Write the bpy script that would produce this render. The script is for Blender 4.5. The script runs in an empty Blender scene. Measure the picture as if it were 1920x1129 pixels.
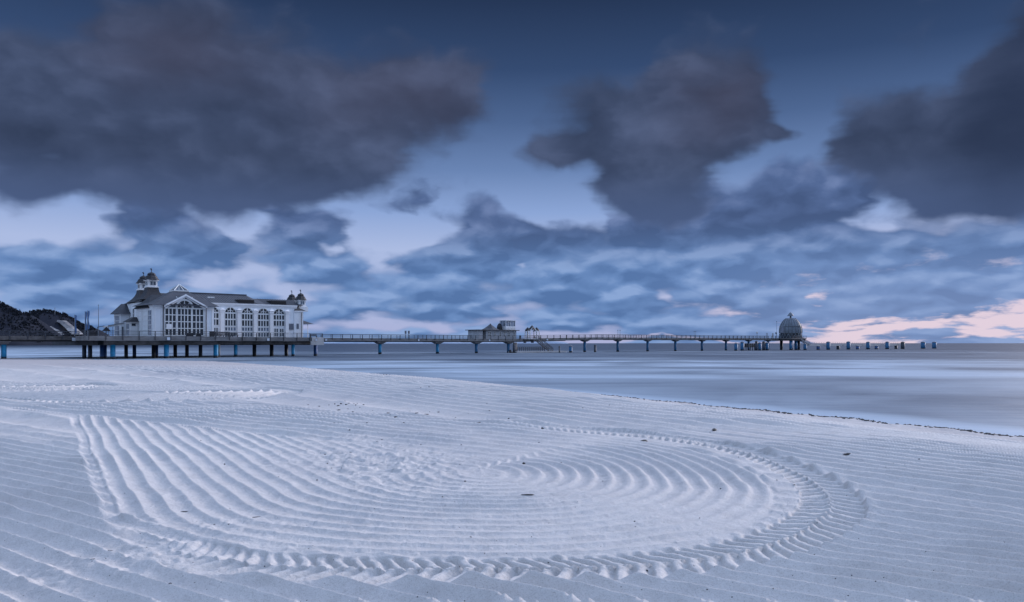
import bpy, math, random
import numpy as np
random.seed(7); rng = np.random.default_rng(11)
C = bpy.context.scene
COL = C.collection
F = 1507.0; HY = 643.5; EYE = 3.5; DECK = 5.05

# ------------------------------------------------------------------ helpers
def ss(a, b, x):
    t = np.clip((x-a)/(b-a), 0, 1); return t*t*(3-2*t)

TX, TY = 0.7447, 0.6674            # direction of the pier in plan
OX, OY = -41.46, 254.0             # a point on the front edge of the pier
ANG = math.atan2(TY, TX)
def to_world(u, w, z): return (OX+u*TX-w*TY, OY+u*TY+w*TX, z)
def U(px, w):                       # position along the pier of image column px at offset w
    r = (px-960)/F
    return (r*(OY+w*TX)-(OX-w*TY))/(TX-r*TY)
def W(px, u):
    r = (px-960)/F
    # (OX+u TX - w TY) = r (OY + u TY + w TX)
    return (OX+u*TX-r*(OY+u*TY))/(r*TX+TY)
def Z(py, px, w): 
    u = U(px, w); Y = OY+u*TY+w*TX
    return EYE+(HY-py)*Y/F
def Zu(py, u, w):
    return EYE+(HY-py)*(OY+u*TY+w*TX)/F

FR = {}
def tag(o, label=None, cat=None, group=None, kind=None):
    if label: o['label'] = label
    if cat: o['category'] = cat
    if group: o['group'] = group
    if kind: o['kind'] = kind
    return o
def thing(name, label, cat, u, w, z, group=None):
    o = bpy.data.objects.new(name, None); COL.objects.link(o)
    o.location = to_world(u, w, z); o.rotation_euler = (0, 0, ANG)
    o.empty_display_size = 0.5
    FR[o] = (u, w, z)
    return tag(o, label, cat, group)
def wthing(name, label, cat, x, y, z, group=None):
    o = bpy.data.objects.new(name, None); COL.objects.link(o)
    o.location = (x, y, z); FR[o] = (x, y, z)
    return tag(o, label, cat, group)

class MB:
    def __init__(s): s.v = []; s.f = []; s.smooth = False
    def add(s, vs, fs):
        n = len(s.v); s.v += [tuple(p) for p in vs]; s.f += [tuple(i+n for i in f) for f in fs]; return s
    def box(s, a, b, c, d, e, f):
        if a > b: a, b = b, a
        if c > d: c, d = d, c
        if e > f: e, f = f, e
        vs = [(a,c,e),(b,c,e),(b,d,e),(a,d,e),(a,c,f),(b,c,f),(b,d,f),(a,d,f)]
        return s.add(vs, [(0,3,2,1),(4,5,6,7),(0,1,5,4),(1,2,6,5),(2,3,7,6),(3,0,4,7)])
    def frus(s, a0,b0,c0,d0,z0, a1,b1,c1,d1,z1):
        vs = [(a0,c0,z0),(b0,c0,z0),(b0,d0,z0),(a0,d0,z0),(a1,c1,z1),(b1,c1,z1),(b1,d1,z1),(a1,d1,z1)]
        return s.add(vs, [(0,3,2,1),(4,5,6,7),(0,1,5,4),(1,2,6,5),(2,3,7,6),(3,0,4,7)])
    def bar(s, p, q, r):
        p = np.array(p, float); q = np.array(q, float); d = q-p; L = np.linalg.norm(d)
        if L < 1e-6: return s
        d /= L; up = np.array([0,0,1.0]) if abs(d[2]) < .9 else np.array([1.0,0,0])
        a = np.cross(d, up); a /= np.linalg.norm(a); b = np.cross(a, d)
        rr = r if isinstance(r, tuple) else (r, r)
        a = a*rr[0]; b = b*rr[1]
        vs = [p-a-b,p+a-b,p+a+b,p-a+b,q-a-b,q+a-b,q+a+b,q-a+b]
        return s.add(vs, [(0,3,2,1),(4,5,6,7),(0,1,5,4),(1,2,6,5),(2,3,7,6),(3,0,4,7)])
    def lathe(s, cx, cy, prof, n=16, sq=False, rot=0.0):
        vs = []; fs = []
        for (r, z) in prof:
            for i in range(n):
                a = 2*math.pi*i/n+rot
                k = 1.0
                vs.append((cx+r*k*math.cos(a), cy+r*k*math.sin(a), z))
        m = len(prof)
        for j in range(m-1):
            for i in range(n):
                i2 = (i+1) % n
                fs.append((j*n+i, j*n+i2, (j+1)*n+i2, (j+1)*n+i))
        fs.append(tuple(range(n))[::-1]); fs.append(tuple((m-1)*n+i for i in range(n)))
        return s.add(vs, fs)
    def prism(s, poly, w0, w1):     # polygon (u,z), extruded in w
        n = len(poly)
        vs = [(p[0], w0, p[1]) for p in poly]+[(p[0], w1, p[1]) for p in poly]
        fs = [tuple(range(n)), tuple(range(2*n-1, n-1, -1))]
        for i in range(n):
            j = (i+1) % n; fs.append((i, i+n, j+n, j))
        return s.add(vs, fs)
    def prism_u(s, poly, u0, u1):   # polygon (w,z), extruded in u
        n = len(poly)
        vs = [(u0, p[0], p[1]) for p in poly]+[(u1, p[0], p[1]) for p in poly]
        fs = [tuple(range(n))[::-1], tuple(range(n, 2*n))]
        for i in range(n):
            j = (i+1) % n; fs.append((i, j, j+n, i+n))
        return s.add(vs, fs)
    def band(s, c, r0, r1, a0, a1, w0, w1, n=20):   # ring sector in the u,z plane
        for i in range(n):
            p = a0+(a1-a0)*i/n; q = a0+(a1-a0)*(i+1)/n
            s.prism([(c[0]+r0*math.cos(p), c[1]+r0*math.sin(p)), (c[0]+r1*math.cos(p), c[1]+r1*math.sin(p)),
                     (c[0]+r1*math.cos(q), c[1]+r1*math.sin(q)), (c[0]+r0*math.cos(q), c[1]+r0*math.sin(q))], w0, w1)
        return s
    def build(s, name, mat, parent=None, smooth=False):
        off = FR.get(parent, (0,0,0)) if parent else (0,0,0)
        m = bpy.data.meshes.new(name)
        m.from_pydata([(x-off[0], y-off[1], z-off[2]) for x, y, z in s.v], [], s.f)
        import bmesh
        bm = bmesh.new(); bm.from_mesh(m); bmesh.ops.recalc_face_normals(bm, faces=bm.faces); bm.to_mesh(m); bm.free()
        if smooth:
            m.polygons.foreach_set('use_smooth', [True]*len(m.polygons))
        m.materials.append(mat)
        o = bpy.data.objects.new(name, m); COL.objects.link(o)
        if parent: o.parent = parent; FR[o] = off
        return o

# ------------------------------------------------------------------ node helper
class G:
    def __init__(s, nt): s.nt = nt; s.n = nt.nodes; s.l = nt.links
    def link(s, a, b):
        if isinstance(a, (int, float)): b.default_value = a
        elif isinstance(a, (tuple, list)): b.default_value = a
        else: s.l.new(a, b)
    def m(s, op, a, b=None, c=None, clamp=False):
        n = s.n.new('ShaderNodeMath'); n.operation = op; n.use_clamp = clamp
        s.link(a, n.inputs[0])
        if b is not None: s.link(b, n.inputs[1])
        if c is not None: s.link(c, n.inputs[2])
        return n.outputs[0]
    def vm(s, op, a, b=None, c=None, out=0):
        n = s.n.new('ShaderNodeVectorMath'); n.operation = op
        s.link(a, n.inputs[0])
        if b is not None: s.link(b, n.inputs[1])
        if c is not None: s.link(c, n.inputs[2])
        return n.outputs[out]
    def comb(s, x, y, z=0.0):
        n = s.n.new('ShaderNodeCombineXYZ'); s.link(x, n.inputs[0]); s.link(y, n.inputs[1]); s.link(z, n.inputs[2]); return n.outputs[0]
    def sep(s, v):
        n = s.n.new('ShaderNodeSeparateXYZ'); s.link(v, n.inputs[0]); return n.outputs
    def noise(s, v, sc, det=4, rough=.5, dist=0.0, out='Fac'):
        n = s.n.new('ShaderNodeTexNoise'); s.link(v, n.inputs['Vector'])
        n.inputs['Scale'].default_value = sc; n.inputs['Detail'].default_value = det
        n.inputs['Roughness'].default_value = rough; n.inputs['Distortion'].default_value = dist
        return n.outputs[out]
    def ramp(s, f, stops, interp='LINEAR'):
        n = s.n.new('ShaderNodeValToRGB'); s.link(f, n.inputs[0]); e = n.color_ramp.elements; n.color_ramp.interpolation = interp
        while len(e) < len(stops): e.new(.5)
        for i, (p, c) in enumerate(stops):
            e[i].position = p; e[i].color = (*c, 1) if len(c) == 3 else c
        return n.outputs[0]
    def mix(s, f, a, b):
        n = s.n.new('ShaderNodeMix'); n.data_type = 'RGBA'
        s.link(f, n.inputs[0])
        for q, i in ((a, 6), (b, 7)):
            if isinstance(q, tuple): n.inputs[i].default_value = (*q[:3], 1)
            else: s.l.new(q, n.inputs[i])
        return n.outputs[2]
    def sstep(s, x, a, b):
        n = s.n.new('ShaderNodeMapRange'); n.interpolation_type = 'SMOOTHSTEP'
        s.link(x, n.inputs[0]); n.inputs[1].default_value = a; n.inputs[2].default_value = b
        return n.outputs[0]

def lin(r, g, b):
    f = lambda c: (c/255/12.92) if c/255 <= .04045 else ((c/255+.055)/1.055)**2.4
    return (f(r), f(g), f(b))

def mat(name, col, rough=.7, var=.15, scale=1.5, metal=0.0, bump=0.0, spec=.5, streak=None, col2=None):
    m = bpy.data.materials.new(name); m.use_nodes = True; g = G(m.node_tree)
    p = g.n['Principled BSDF']; p.inputs['Roughness'].default_value = rough
    p.inputs['Metallic'].default_value = metal; p.inputs['Specular IOR Level'].default_value = spec
    tc = g.n.new('ShaderNodeTexCoord').outputs['Object']
    v = g.vm('MULTIPLY', tc, streak) if streak else tc
    nz = g.noise(v, scale, 5, .6)
    a = tuple(c*(1-var) for c in col); b = col2 or tuple(min(1, c*(1+var)) for c in col)
    c = g.ramp(nz, [(.3, a), (.7, b)])
    g.l.new(c, p.inputs['Base Color'])
    if bump:
        b_ = g.n.new('ShaderNodeBump'); b_.inputs['Distance'].default_value = bump
        g.l.new(g.noise(v, scale*4, 4, .6), b_.inputs['Height']); g.l.new(b_.outputs[0], p.inputs['Normal'])
    return m

M = {}
M['white'] = mat('white_render', (.72,.75,.80), .7, .12, .35, streak=(1,1,.35))
M['white2'] = mat('white_paint', (.74,.75,.78), .5, .05, .6)
M['trim'] = mat('white_trim', (.66,.68,.70), .5, .05, 1.0)
M['roof'] = mat('dark_roofing', (.034,.038,.052), .55, .3, .5, streak=(1,1,4), bump=.05)
M['roof2'] = mat('dark_shingle', (.013,.015,.023), .6, .35, 1.2, bump=.08)
M['roofg'] = mat('grey_roofing', (.042,.048,.066), .5, .25, .6, streak=(5,1,1))
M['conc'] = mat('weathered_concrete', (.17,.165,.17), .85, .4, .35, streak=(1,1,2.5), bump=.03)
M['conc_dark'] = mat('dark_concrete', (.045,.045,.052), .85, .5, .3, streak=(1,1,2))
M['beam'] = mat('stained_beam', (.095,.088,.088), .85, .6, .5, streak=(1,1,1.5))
M['conc_light'] = mat('pale_concrete', (.42,.42,.43), .8, .15, .8)
M['rail'] = mat('dark_rail_paint', (.035,.042,.058), .5, .2, 2)
M['deck'] = mat('grey_planking', (.14,.13,.13), .8, .25, 2, streak=(4,.4,1))
M['louvre'] = mat('dark_louvre', (.014,.014,.018), .7, .4, 6, streak=(6,6,1))
M['grey'] = mat('grey_panel', (.10,.12,.16), .5, .1, 1)
M['dome'] = mat('zinc_plating', (.14,.165,.20), .6, .3, .8, metal=.1, streak=(1,1,.5))
M['dome_rib'] = mat('zinc_seam', (.10,.115,.14), .5, .2, 1, metal=.3)
M['sail'] = mat('awning_cloth', (.55,.56,.58), .9, .08, 1)
M['flag'] = mat('pale_blue_flag', (.10,.18,.36), .9, .2, .5)
M['dark'] = mat('dark_fabric', (.012,.014,.02), .9, .3, 2)
M['steel'] = mat('galvanised_steel', (.22,.24,.28), .45, .2, 2, metal=.4)
M['sign'] = mat('pale_sign_face', (.55,.60,.68), .6, .06, 2)

def glass(name, a, b, sc=.35):
    m = bpy.data.materials.new(name); m.use_nodes = True; g = G(m.node_tree)
    p = g.n['Principled BSDF']; p.inputs['Roughness'].default_value = .08
    tc = g.n.new('ShaderNodeTexCoord').outputs['Object']
    c = g.ramp(g.noise(g.vm('MULTIPLY', tc, (1,1,.6)), sc, 3, .6), [(.35, a), (.65, b)])
    g.l.new(c, p.inputs['Base Color']); return m
M['glass'] = glass('dark_window_glass', (.006,.009,.016), (.028,.040,.065))
M['glass_pale'] = glass('curtained_window_glass', (.05,.07,.11), (.17,.22,.32), .8)
M['glass_mid'] = glass('lantern_glass', (.05,.065,.09), (.12,.15,.2), .8)

def pile_mat(name, top, bot, zlo, zhi):
    # painted lower part of the pile, raw concrete above, waterline growth below
    m = bpy.data.materials.new(name); m.use_nodes = True; g = G(m.node_tree)
    p = g.n['Principled BSDF']; p.inputs['Roughness'].default_value = .55
    geo = g.n.new('ShaderNodeNewGeometry').outputs['Position']
    z = g.sep(geo)[2]
    nz = g.noise(g.vm('MULTIPLY', geo, (.6,.6,.9)), 1.2, 4, .6)
    zz = g.m('ADD', z, g.m('MULTIPLY', g.m('SUBTRACT', nz, .5), 1.6))
    c = g.mix(g.sstep(zz, zlo, zhi), bot, top)
    c = g.mix(g.sstep(z, .75, .35), c, (.012,.014,.018))
    dirt = g.mix(g.sstep(nz, .3, .75), (.75,.75,.75), (1.15,1.15,1.15))
    mm = g.n.new('ShaderNodeMix'); mm.data_type = 'RGBA'; mm.blend_type = 'MULTIPLY'; mm.inputs[0].default_value = 1
    g.l.new(c, mm.inputs[6]); g.l.new(dirt, mm.inputs[7])
    g.l.new(mm.outputs[2], p.inputs['Base Color']); return m
BLUE = (.002,.20,.40)
M['pile_blue'] = pile_mat('blue_coated_pile', (.13,.15,.19), BLUE, 3.0, 3.7)
M['pile_full'] = pile_mat('blue_steel_pile', (.010,.12,.26), (.005,.10,.23), 3.6, 4.2)
M['pile_dark'] = pile_mat('dark_concrete_pile', (.035,.035,.042), (.018,.03,.055), 2.2, 3.4)
M['pile_deep'] = pile_mat('deep_blue_pile', (.02,.05,.12), (.006,.06,.20), 2.2, 3.4)

# ------------------------------------------------------------------ camera
cam = bpy.data.cameras.new('Camera'); co = bpy.data.objects.new('Camera', cam); COL.objects.link(co)
co.location = (0, 0, EYE); co.rotation_euler = (math.radians(90), 0, 0)
cam.sensor_width = 36; cam.lens = F/1920*36; cam.shift_y = (HY-564.5)/1920
cam.clip_start = .1; cam.clip_end = 60000
C.camera = co
C.view_settings.view_transform = 'Standard'; C.view_settings.look = 'None'
C.view_settings.exposure = 0; C.view_settings.gamma = 1

# ------------------------------------------------------------------ sky
SUN_AZ, SUN_EL = math.radians(50), math.radians(16)
def build_world():
    w = bpy.data.worlds.new('World'); C.world = w; w.use_nodes = True
    g = G(w.node_tree); bg = g.n['Background']
    d = g.vm('NORMALIZE', g.n.new('ShaderNodeTexCoord').outputs['Generated'])
    x, y, z = g.sep(d)
    A0 = g.m('ARCTAN2', x, y); E0 = g.m('ARCSINE', z)
    # wind-drawn warp: cloud edges smeared sideways, soft
    P0 = g.comb(A0, E0)
    st = g.noise(g.vm('MULTIPLY', P0, (1.2, 20, 1)), 2.0, 3, .5)
    wp = g.noise(g.vm('MULTIPLY', P0, (1, 1.3, 1)), 9, 4, .55, out='Color')
    wx, wy, _ = g.sep(wp)
    A = g.m('ADD', A0, g.m('ADD', g.m('MULTIPLY', g.m('SUBTRACT', st, .5), .05), g.m('MULTIPLY', g.m('SUBTRACT', wx, .5), .085)))
    E = g.m('ADD', E0, g.m('MULTIPLY', g.m('SUBTRACT', wy, .5), .06))
    P = g.comb(A, E)
    def blobs(lst):
        acc = None
        for (cx, cy, rx, ry, k) in lst:
            a = math.atan((cx-960)/F); e = math.atan((HY-cy)/F*math.cos(a))
            ra = rx/F*math.cos(a)**2; re = ry/F*math.cos(a)
            v = g.vm('MULTIPLY_ADD', P, (1/ra, 1/re, 0), (-a/ra, -e/re, 0))
            r2 = g.vm('DOT_PRODUCT', v, v, out=1)
            q = g.m('POWER', .5, r2)
            acc = g.m('MULTIPLY', q, k) if acc is None else g.m('MULTIPLY_ADD', q, k, acc)
        return acc
    n1 = g.noise(g.vm('MULTIPLY', P, (1, 1.7, 1)), 7, 5, .55)
    n2 = g.noise(g.vm('MULTIPLY', P, (1, 1.9, 1)), 15, 4, .5)
    # clear sky by elevation (radians /0.45)
    en = g.m('DIVIDE', E0, .45, clamp=True)
    def pe(py): return min(1, max(0, math.atan((HY-py)/F)/.45))
    clear = g.ramp(en, [(pe(640), lin(170,176,214)), (pe(560), lin(170,184,222)), (pe(470), lin(172,188,226)), (pe(400), lin(140,166,214)),
                        (pe(320), lin(106,133,180)), (pe(230), lin(78,103,146)), (pe(130), lin(53,75,113)), (pe(0), lin(38,55,86))])
    pinkf = g.m('MULTIPLY', g.sstep(A0, .10, .42), g.sstep(E0, .15, .02))
    clear = g.mix(pinkf, clear, lin(226,208,222))
    # low, far deck of cloud in perspective on a plane
    zz = g.m('ADD', g.m('MAXIMUM', z, 0.0), .035)
    pl = g.comb(g.m('DIVIDE', x, zz), g.m('DIVIDE', y, zz))
    pl2 = g.vm('ADD', pl, g.vm('MULTIPLY', wp, (.5, .7, 0)))
    Ap = g.m('ADD', A0, g.m('MULTIPLY', g.m('SUBTRACT', st, .5), .04))
    lE = g.m('LOGARITHM', g.m('ADD', g.m('MAXIMUM', g.m('MULTIPLY_ADD', g.m('SUBTRACT', wy, .5), .012, E0), 0.0), .075), 2.718)
    pc = g.comb(g.m('MULTIPLY', Ap, 4.2), g.m('MULTIPLY', lE, 1.5))
    def puff(v):
        acc = None
        for sc, k, off in ((2.5, 1.0, 0.0), (6.5, .32, 3.7)):
            vo = g.n.new('ShaderNodeTexVoronoi'); vo.voronoi_dimensions = '2D'; vo.feature = 'SMOOTH_F1'
            vo.inputs['Scale'].default_value = sc; vo.inputs['Smoothness'].default_value = .6
            g.l.new(g.vm('ADD', v, (off, off*.7, 0)), vo.inputs['Vector'])
            d_ = g.m('MULTIPLY', vo.outputs['Distance'], k)
            acc = d_ if acc is None else g.m('ADD', acc, d_)
        return g.m('SUBTRACT', 1.0, acc)
    pcw = g.vm('ADD', pc, g.vm('MULTIPLY', g.vm('SUBTRACT', g.noise(pc, 5.0, 4, .55, out='Color'), (.5,.5,.5)), (.24, .14, 0)))
    L1 = puff(pcw); L1u = puff(g.vm('ADD', pcw, (-.02, .075, 0.0)))
    Lb = g.noise(pc, 1.3, 3, .5)
    gaps = blobs([(740,455,70,32,1.0),(470,420,75,28,.9),(30,400,130,45,1.2),(190,385,60,25,.5),(985,503,13,13,.8),(410,530,26,15,.55),(418,482,14,9,.45),(622,472,20,14,.8),
                  (1730,482,44,20,.8),(1535,556,32,11,.65),(1235,560,16,7,.5),(725,610,45,8,.45),(1810,582,34,9,.8),(1880,600,60,11,1.0),(1780,606,50,7,.7),(1690,622,60,6,.8),(1600,606,36,7,.6),(1560,628,60,6,.7),(1870,632,80,6,.6),(1900,560,30,8,.5),(1640,430,50,12,.7),(830,615,16,8,.5),
                  (1250,480,16,8,.5),(1060,385,85,42,1.0),(215,455,16,12,.35),(1400,330,50,26,.6),(960,360,60,36,.5),(1240,638,300,3,.6),(770,300,90,50,.6),(560,450,16,10,.2)])
    lowb = blobs([(920,430,70,45,.8),(1010,460,70,40,.5),(1130,450,90,38,.6),(600,430,90,42,.8),(230,415,75,40,.7),(340,430,75,45,.55),(1450,400,120,60,.7),(1570,430,90,45,.6),
                  (60,490,120,28,.6),(1810,480,170,40,.35),(830,345,48,45,.75),(900,390,40,30,.3),(1290,440,110,40,.6),(1250,520,100,28,.4),(870,500,90,28,.45),(700,545,90,18,.3),(1000,545,120,20,.3),(1400,500,90,32,.45),(1600,545,120,22,.45),(150,525,110,24,.4),(470,500,60,24,.3),(1690,575,100,14,.35),(1800,540,110,22,.4),(1440,590,140,12,.3),(1130,590,150,12,.25),(400,470,50,30,.3)])
    base = g.sstep(E0, math.atan((HY-395)/F), math.atan((HY-500)/F))      # the deck thickens towards the horizon
    n3 = g.noise(g.vm('MULTIPLY', g.comb(Ap, lE), (16, 9, 1)), 1.0, 5, .6)
    f2 = g.m('MULTIPLY_ADD', base, .40, g.m('MULTIPLY', lowb, .80))
    f2 = g.m('MULTIPLY_ADD', g.sstep(E0, math.atan((HY-360)/F), math.atan((HY-220)/F)), -.9, f2)
    f2 = g.m('MULTIPLY_ADD', g.m('SUBTRACT', n2, .5), .35, f2)
    f2 = g.m('MULTIPLY_ADD', g.m('SUBTRACT', L1, .46), 1.1, f2)
    f2 = g.m('MULTIPLY_ADD', g.m('SUBTRACT', Lb, .5), 1.1, f2)
    f2 = g.m('MULTIPLY_ADD', gaps, -.68, f2)
    f2 = g.m('MULTIPLY_ADD', g.m('MULTIPLY', pinkf, g.m('SUBTRACT', n3, .46)), 2.4, f2)
    M2 = g.sstep(f2, .00, .44)
    shade = g.m('MULTIPLY_ADD', g.m('SUBTRACT', L1, L1u), 1.35, g.m('MULTIPLY_ADD', g.m('SUBTRACT', n2, .5), 1.1, .46))
    lowc_dn = g.ramp(shade, [(.2, lin(86,118,168)), (.5, lin(106,139,190)), (.8, lin(138,166,212))])
    lowc_up = g.ramp(shade, [(.2, lin(70,90,130)), (.5, lin(84,106,150)), (.85, lin(112,132,176))])
    lowc = g.mix(g.sstep(E0, math.atan((HY-520)/F), math.atan((HY-410)/F)), lowc_dn, lowc_up)
    lowc = g.mix(g.m('MULTIPLY', pinkf, .35), lowc, lin(150,165,205))
    c = g.mix(M2, clear, lowc)
    # the big dark cumulus overhead
    big = [(60,210,150,110,.9),(190,300,150,60,.6),(300,110,130,90,1.0),(430,190,150,110,.9),(560,260,130,80,.9),(700,190,120,75,.9),(830,155,70,42,.9),(60,330,80,28,.45),
           (480,340,90,42,.75),(620,320,70,40,.4),(700,240,70,40,.4),(330,350,80,28,.5),(20,110,60,60,.5),
           (1180,230,115,66,1.1),(1330,165,95,62,.95),(1060,275,48,22,.85),(1300,260,90,40,.7),(1455,247,36,16,.6),(1180,345,70,42,.7),(1280,385,80,36,.75),(1380,205,60,60,.3),(1230,300,60,40,.3),
           (1690,245,85,58,1.15),(1610,290,50,36,.8),(1900,190,75,100,1.15),(1760,330,90,50,.85),(1880,350,90,55,.95),(1800,270,60,50,.5),(1960,90,50,60,.9),(835,350,34,34,.35)]
    hol = blobs([(60,108,40,13,.4),(95,283,38,14,.35),(1810,345,40,20,.12)])
    f1 = blobs(big)
    Pb = g.vm('ADD', g.vm('MULTIPLY', P, (4.2, 5.6, 0)), (7.3, 2.1, 0))
    B1 = puff(Pb); B1u = puff(g.vm('ADD', Pb, (.02, .09, 0)))
    f1 = g.m('MULTIPLY_ADD', g.m('SUBTRACT', B1, .42), .52, f1)
    f1 = g.m('MULTIPLY_ADD', g.m('SUBTRACT', n1, .5), .8, f1)
    f1 = g.m('MULTIPLY_ADD', g.m('SUBTRACT', n2, .5), .25, f1)
    f1 = g.m('MULTIPLY_ADD', hol, -1.0, f1)
    M1 = g.sstep(f1, .18, .78)
    sh1 = g.m('MULTIPLY_ADD', g.m('SUBTRACT', B1, B1u), .45, g.m('MULTIPLY', g.m('SUBTRACT', n1, .5), 1.2))
    sh1 = g.m('ADD', sh1, g.m('MULTIPLY_ADD', g.m('SUBTRACT', wx, .5), .8, .5))
    darkc = g.ramp(sh1, [(.15, lin(50,62,88)), (.5, lin(63,76,105)), (.9, lin(84,98,131))])
    warm = blobs([(330,90,130,60,.9),(800,150,130,60,.7),(1340,170,80,50,.9),(640,180,120,60,.4),(1330,250,80,30,.4)])
    darkc = g.mix(g.m('MULTIPLY', warm, .38, clamp=True), darkc, lin(78,74,92))
    darkc = g.mix(g.sstep(E0, math.atan((HY-300)/F), math.atan((HY-430)/F)), darkc, lin(74,92,130))
    darkc = g.mix(g.m('MULTIPLY', blobs([(1900,200,120,150,1.0)]), .75, clamp=True), darkc, lin(38,50,76))
    c = g.mix(M1, c, darkc)
    # sky overhead and behind the photographer
    sky = g.n.new('ShaderNodeTexSky'); sky.sky_type = 'NISHITA'; sky.sun_disc = False
    g.l.new(g.vm('NORMALIZE', g.comb(x, y, g.m('MAXIMUM', z, .45))), sky.inputs['Vector'])
    sky.sun_elevation = SUN_EL; sky.sun_rotation = SUN_AZ
    sky.air_density = 1.0; sky.dust_density = .6; sky.ozone_density = 2.0
    skyc = g.vm('MULTIPLY', sky.outputs[0], (SKYK*1.20, SKYK*1.05, SKYK*1.0))
    bd = g.m('MULTIPLY', g.sstep(y, .15, -.5), g.sstep(z, .85, .25))
    bd = g.m('MULTIPLY_ADD', bd, -.7, 1.0)
    skyc = g.vm('MULTIPLY', skyc, g.comb(bd, bd, bd))
    up = g.sstep(E0, .42, .60)
    back = g.sstep(y, .25, -.15)
    upb = g.m('MAXIMUM', up, back)
    cl = g.mix(g.sstep(g.noise(d, 2.2, 4, .55), .4, .62), (1,1,1), (.80,.62,.50))
    mm = g.n.new('ShaderNodeMix'); mm.data_type = 'RGBA'; mm.blend_type = 'MULTIPLY'; mm.inputs[0].default_value = 1
    g.l.new(skyc, mm.inputs[6]); g.l.new(cl, mm.inputs[7])
    c = g.mix(upb, c, mm.outputs[2])
    g.l.new(c, bg.inputs['Color']); bg.inputs['Strength'].default_value = 1.0
    w.cycles.sampling_method = 'MANUAL'; w.cycles.sample_map_resolution = 512
SKYK = 0.80
build_world()
sl = bpy.data.lights.new('Sun', 'SUN'); so = bpy.data.objects.new('Sun', sl); COL.objects.link(so)
sl.energy = 2.9; sl.angle = math.radians(18); sl.color = (1.0, .93, .95)
sv = (math.sin(SUN_AZ)*math.cos(SUN_EL), math.cos(SUN_AZ)*math.cos(SUN_EL), math.sin(SUN_EL))
from mathutils import Vector
so.rotation_euler = Vector(sv).to_track_quat('Z', 'Y').to_euler(); so.location = (0, -20, 40)

# ------------------------------------------------------------------ terrain
EDGE = [(3200,930,1.3),(2600,890,1.3),(2200,849,1.3),(1920,820,1.3),(1600,786,1.25),(1280,755,1.15),(1000,728,1.0),(860,716,.9),(740,704.5,.75),(640,695,.6),(500,684,.35),(400,677.5,.15),(300,675.6,.10),(212,674.3,.08),(100,672.3,.08),(0,670.5,.08),(-300,666,.05),(-900,660,.05)]
ew = []
for px, py, zc in EDGE:
    k = (EYE-zc)/(py-HY); ew.append(((px-960)*k, F*k, zc))
ew = np.array(ew)
# smooth resample
tt = np.arange(len(ew)); fine = np.linspace(0, len(ew)-1, 90)
def cr(arr, t):
    i = np.clip(np.floor(t).astype(int), 0, len(arr)-2); f = (t-i)[:, None]
    p0 = arr[np.clip(i-1, 0, None)]; p1 = arr[i]; p2 = arr[i+1]; p3 = arr[np.clip(i+2, None, len(arr)-1)]
    return .5*((2*p1)+(-p0+p2)*f+(2*p0-5*p1+4*p2-p3)*f**2+(-p0+3*p1-3*p2+p3)*f**3)
EC = cr(ew, fine)
def edge_dist(X, Y):
    best = np.full(X.shape, 1e18); sg = np.zeros(X.shape); zc = np.zeros(X.shape)
    for a, b in zip(EC[:-1], EC[1:]):
        dx, dy = b[0]-a[0], b[1]-a[1]; L2 = dx*dx+dy*dy
        t = np.clip(((X-a[0])*dx+(Y-a[1])*dy)/L2, 0, 1)
        ex, ey = X-(a[0]+t*dx), Y-(a[1]+t*dy); d2 = ex*ex+ey*ey
        m = d2 < best
        best = np.where(m, d2, best); sg = np.where(m, dx*ey-dy*ex, sg); zc = np.where(m, a[2]+t*(b[2]-a[2]), zc)
    return np.sqrt(best)*np.sign(sg), zc      # positive = inland

def hsh(i, j, s):
    i = i.astype(np.int64); j = j.astype(np.int64)
    h = (i*374761393+j*668265263+s*2246822519) & 0xffffffff
    h = ((h ^ (h >> 13))*1274126177) & 0xffffffff
    return ((h ^ (h >> 16)) & 0xffffff)/float(0xffffff)
def vn(x, y, s=0):
    i = np.floor(x); j = np.floor(y); fx = x-i; fy = y-j
    fx = fx*fx*(3-2*fx); fy = fy*fy*(3-2*fy)
    a = hsh(i, j, s); b = hsh(i+1, j, s); c = hsh(i, j+1, s); d = hsh(i+1, j+1, s)
    return (a+(b-a)*fx)*(1-fy)+(c+(d-c)*fx)*fy-.5
def fbm(x, y, o=4, s=0, g=.5):
    r = 0; a = 1.0
    for k in range(o):
        r = r+a*vn(x*2**k+k*17.3, y*2**k-k*9.1, s+k); a *= g
    return r

def base_z(X, Y, s, zc):
    zp = 2.0-np.clip(Y-25, 0, None)*.0136
    zp = np.maximum(zp, .12)
    dip = np.maximum(zp-zc, 0)*(1-ss(0, 9, s))
    z = zp-dip
    out = s < 0
    zo = zc+s*.22
    z = np.where(out, np.maximum(zo, -2.5), z)
    z = z+np.where(out, 0, .10*fbm(X*.09, Y*.09, 3, 40)*ss(0, 6, s)*ss(6, 30, Y))
    return z

def ridge(ph, sharp=1.5):
    # groove with a crisp crest, slightly asymmetric
    p = ph-np.floor(ph)
    p = np.where(p < .66, p/.66*.5, .5+(p-.66)/.34*.5)
    return (0.5-0.5*np.cos(2*math.pi*p))**sharp

def crest(ph, k=1.15):
    # rounded trough, knife-edged crest leaning one way
    p = ph-np.floor(ph)
    p = np.where(p < .58, p/.58*.5, .5+(p-.58)/.42*.5)
    c = 1-np.abs(np.sin(math.pi*(p-.5)))
    return .75*c**k+.25*(0.5-0.5*np.cos(2*math.pi*p))

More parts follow.
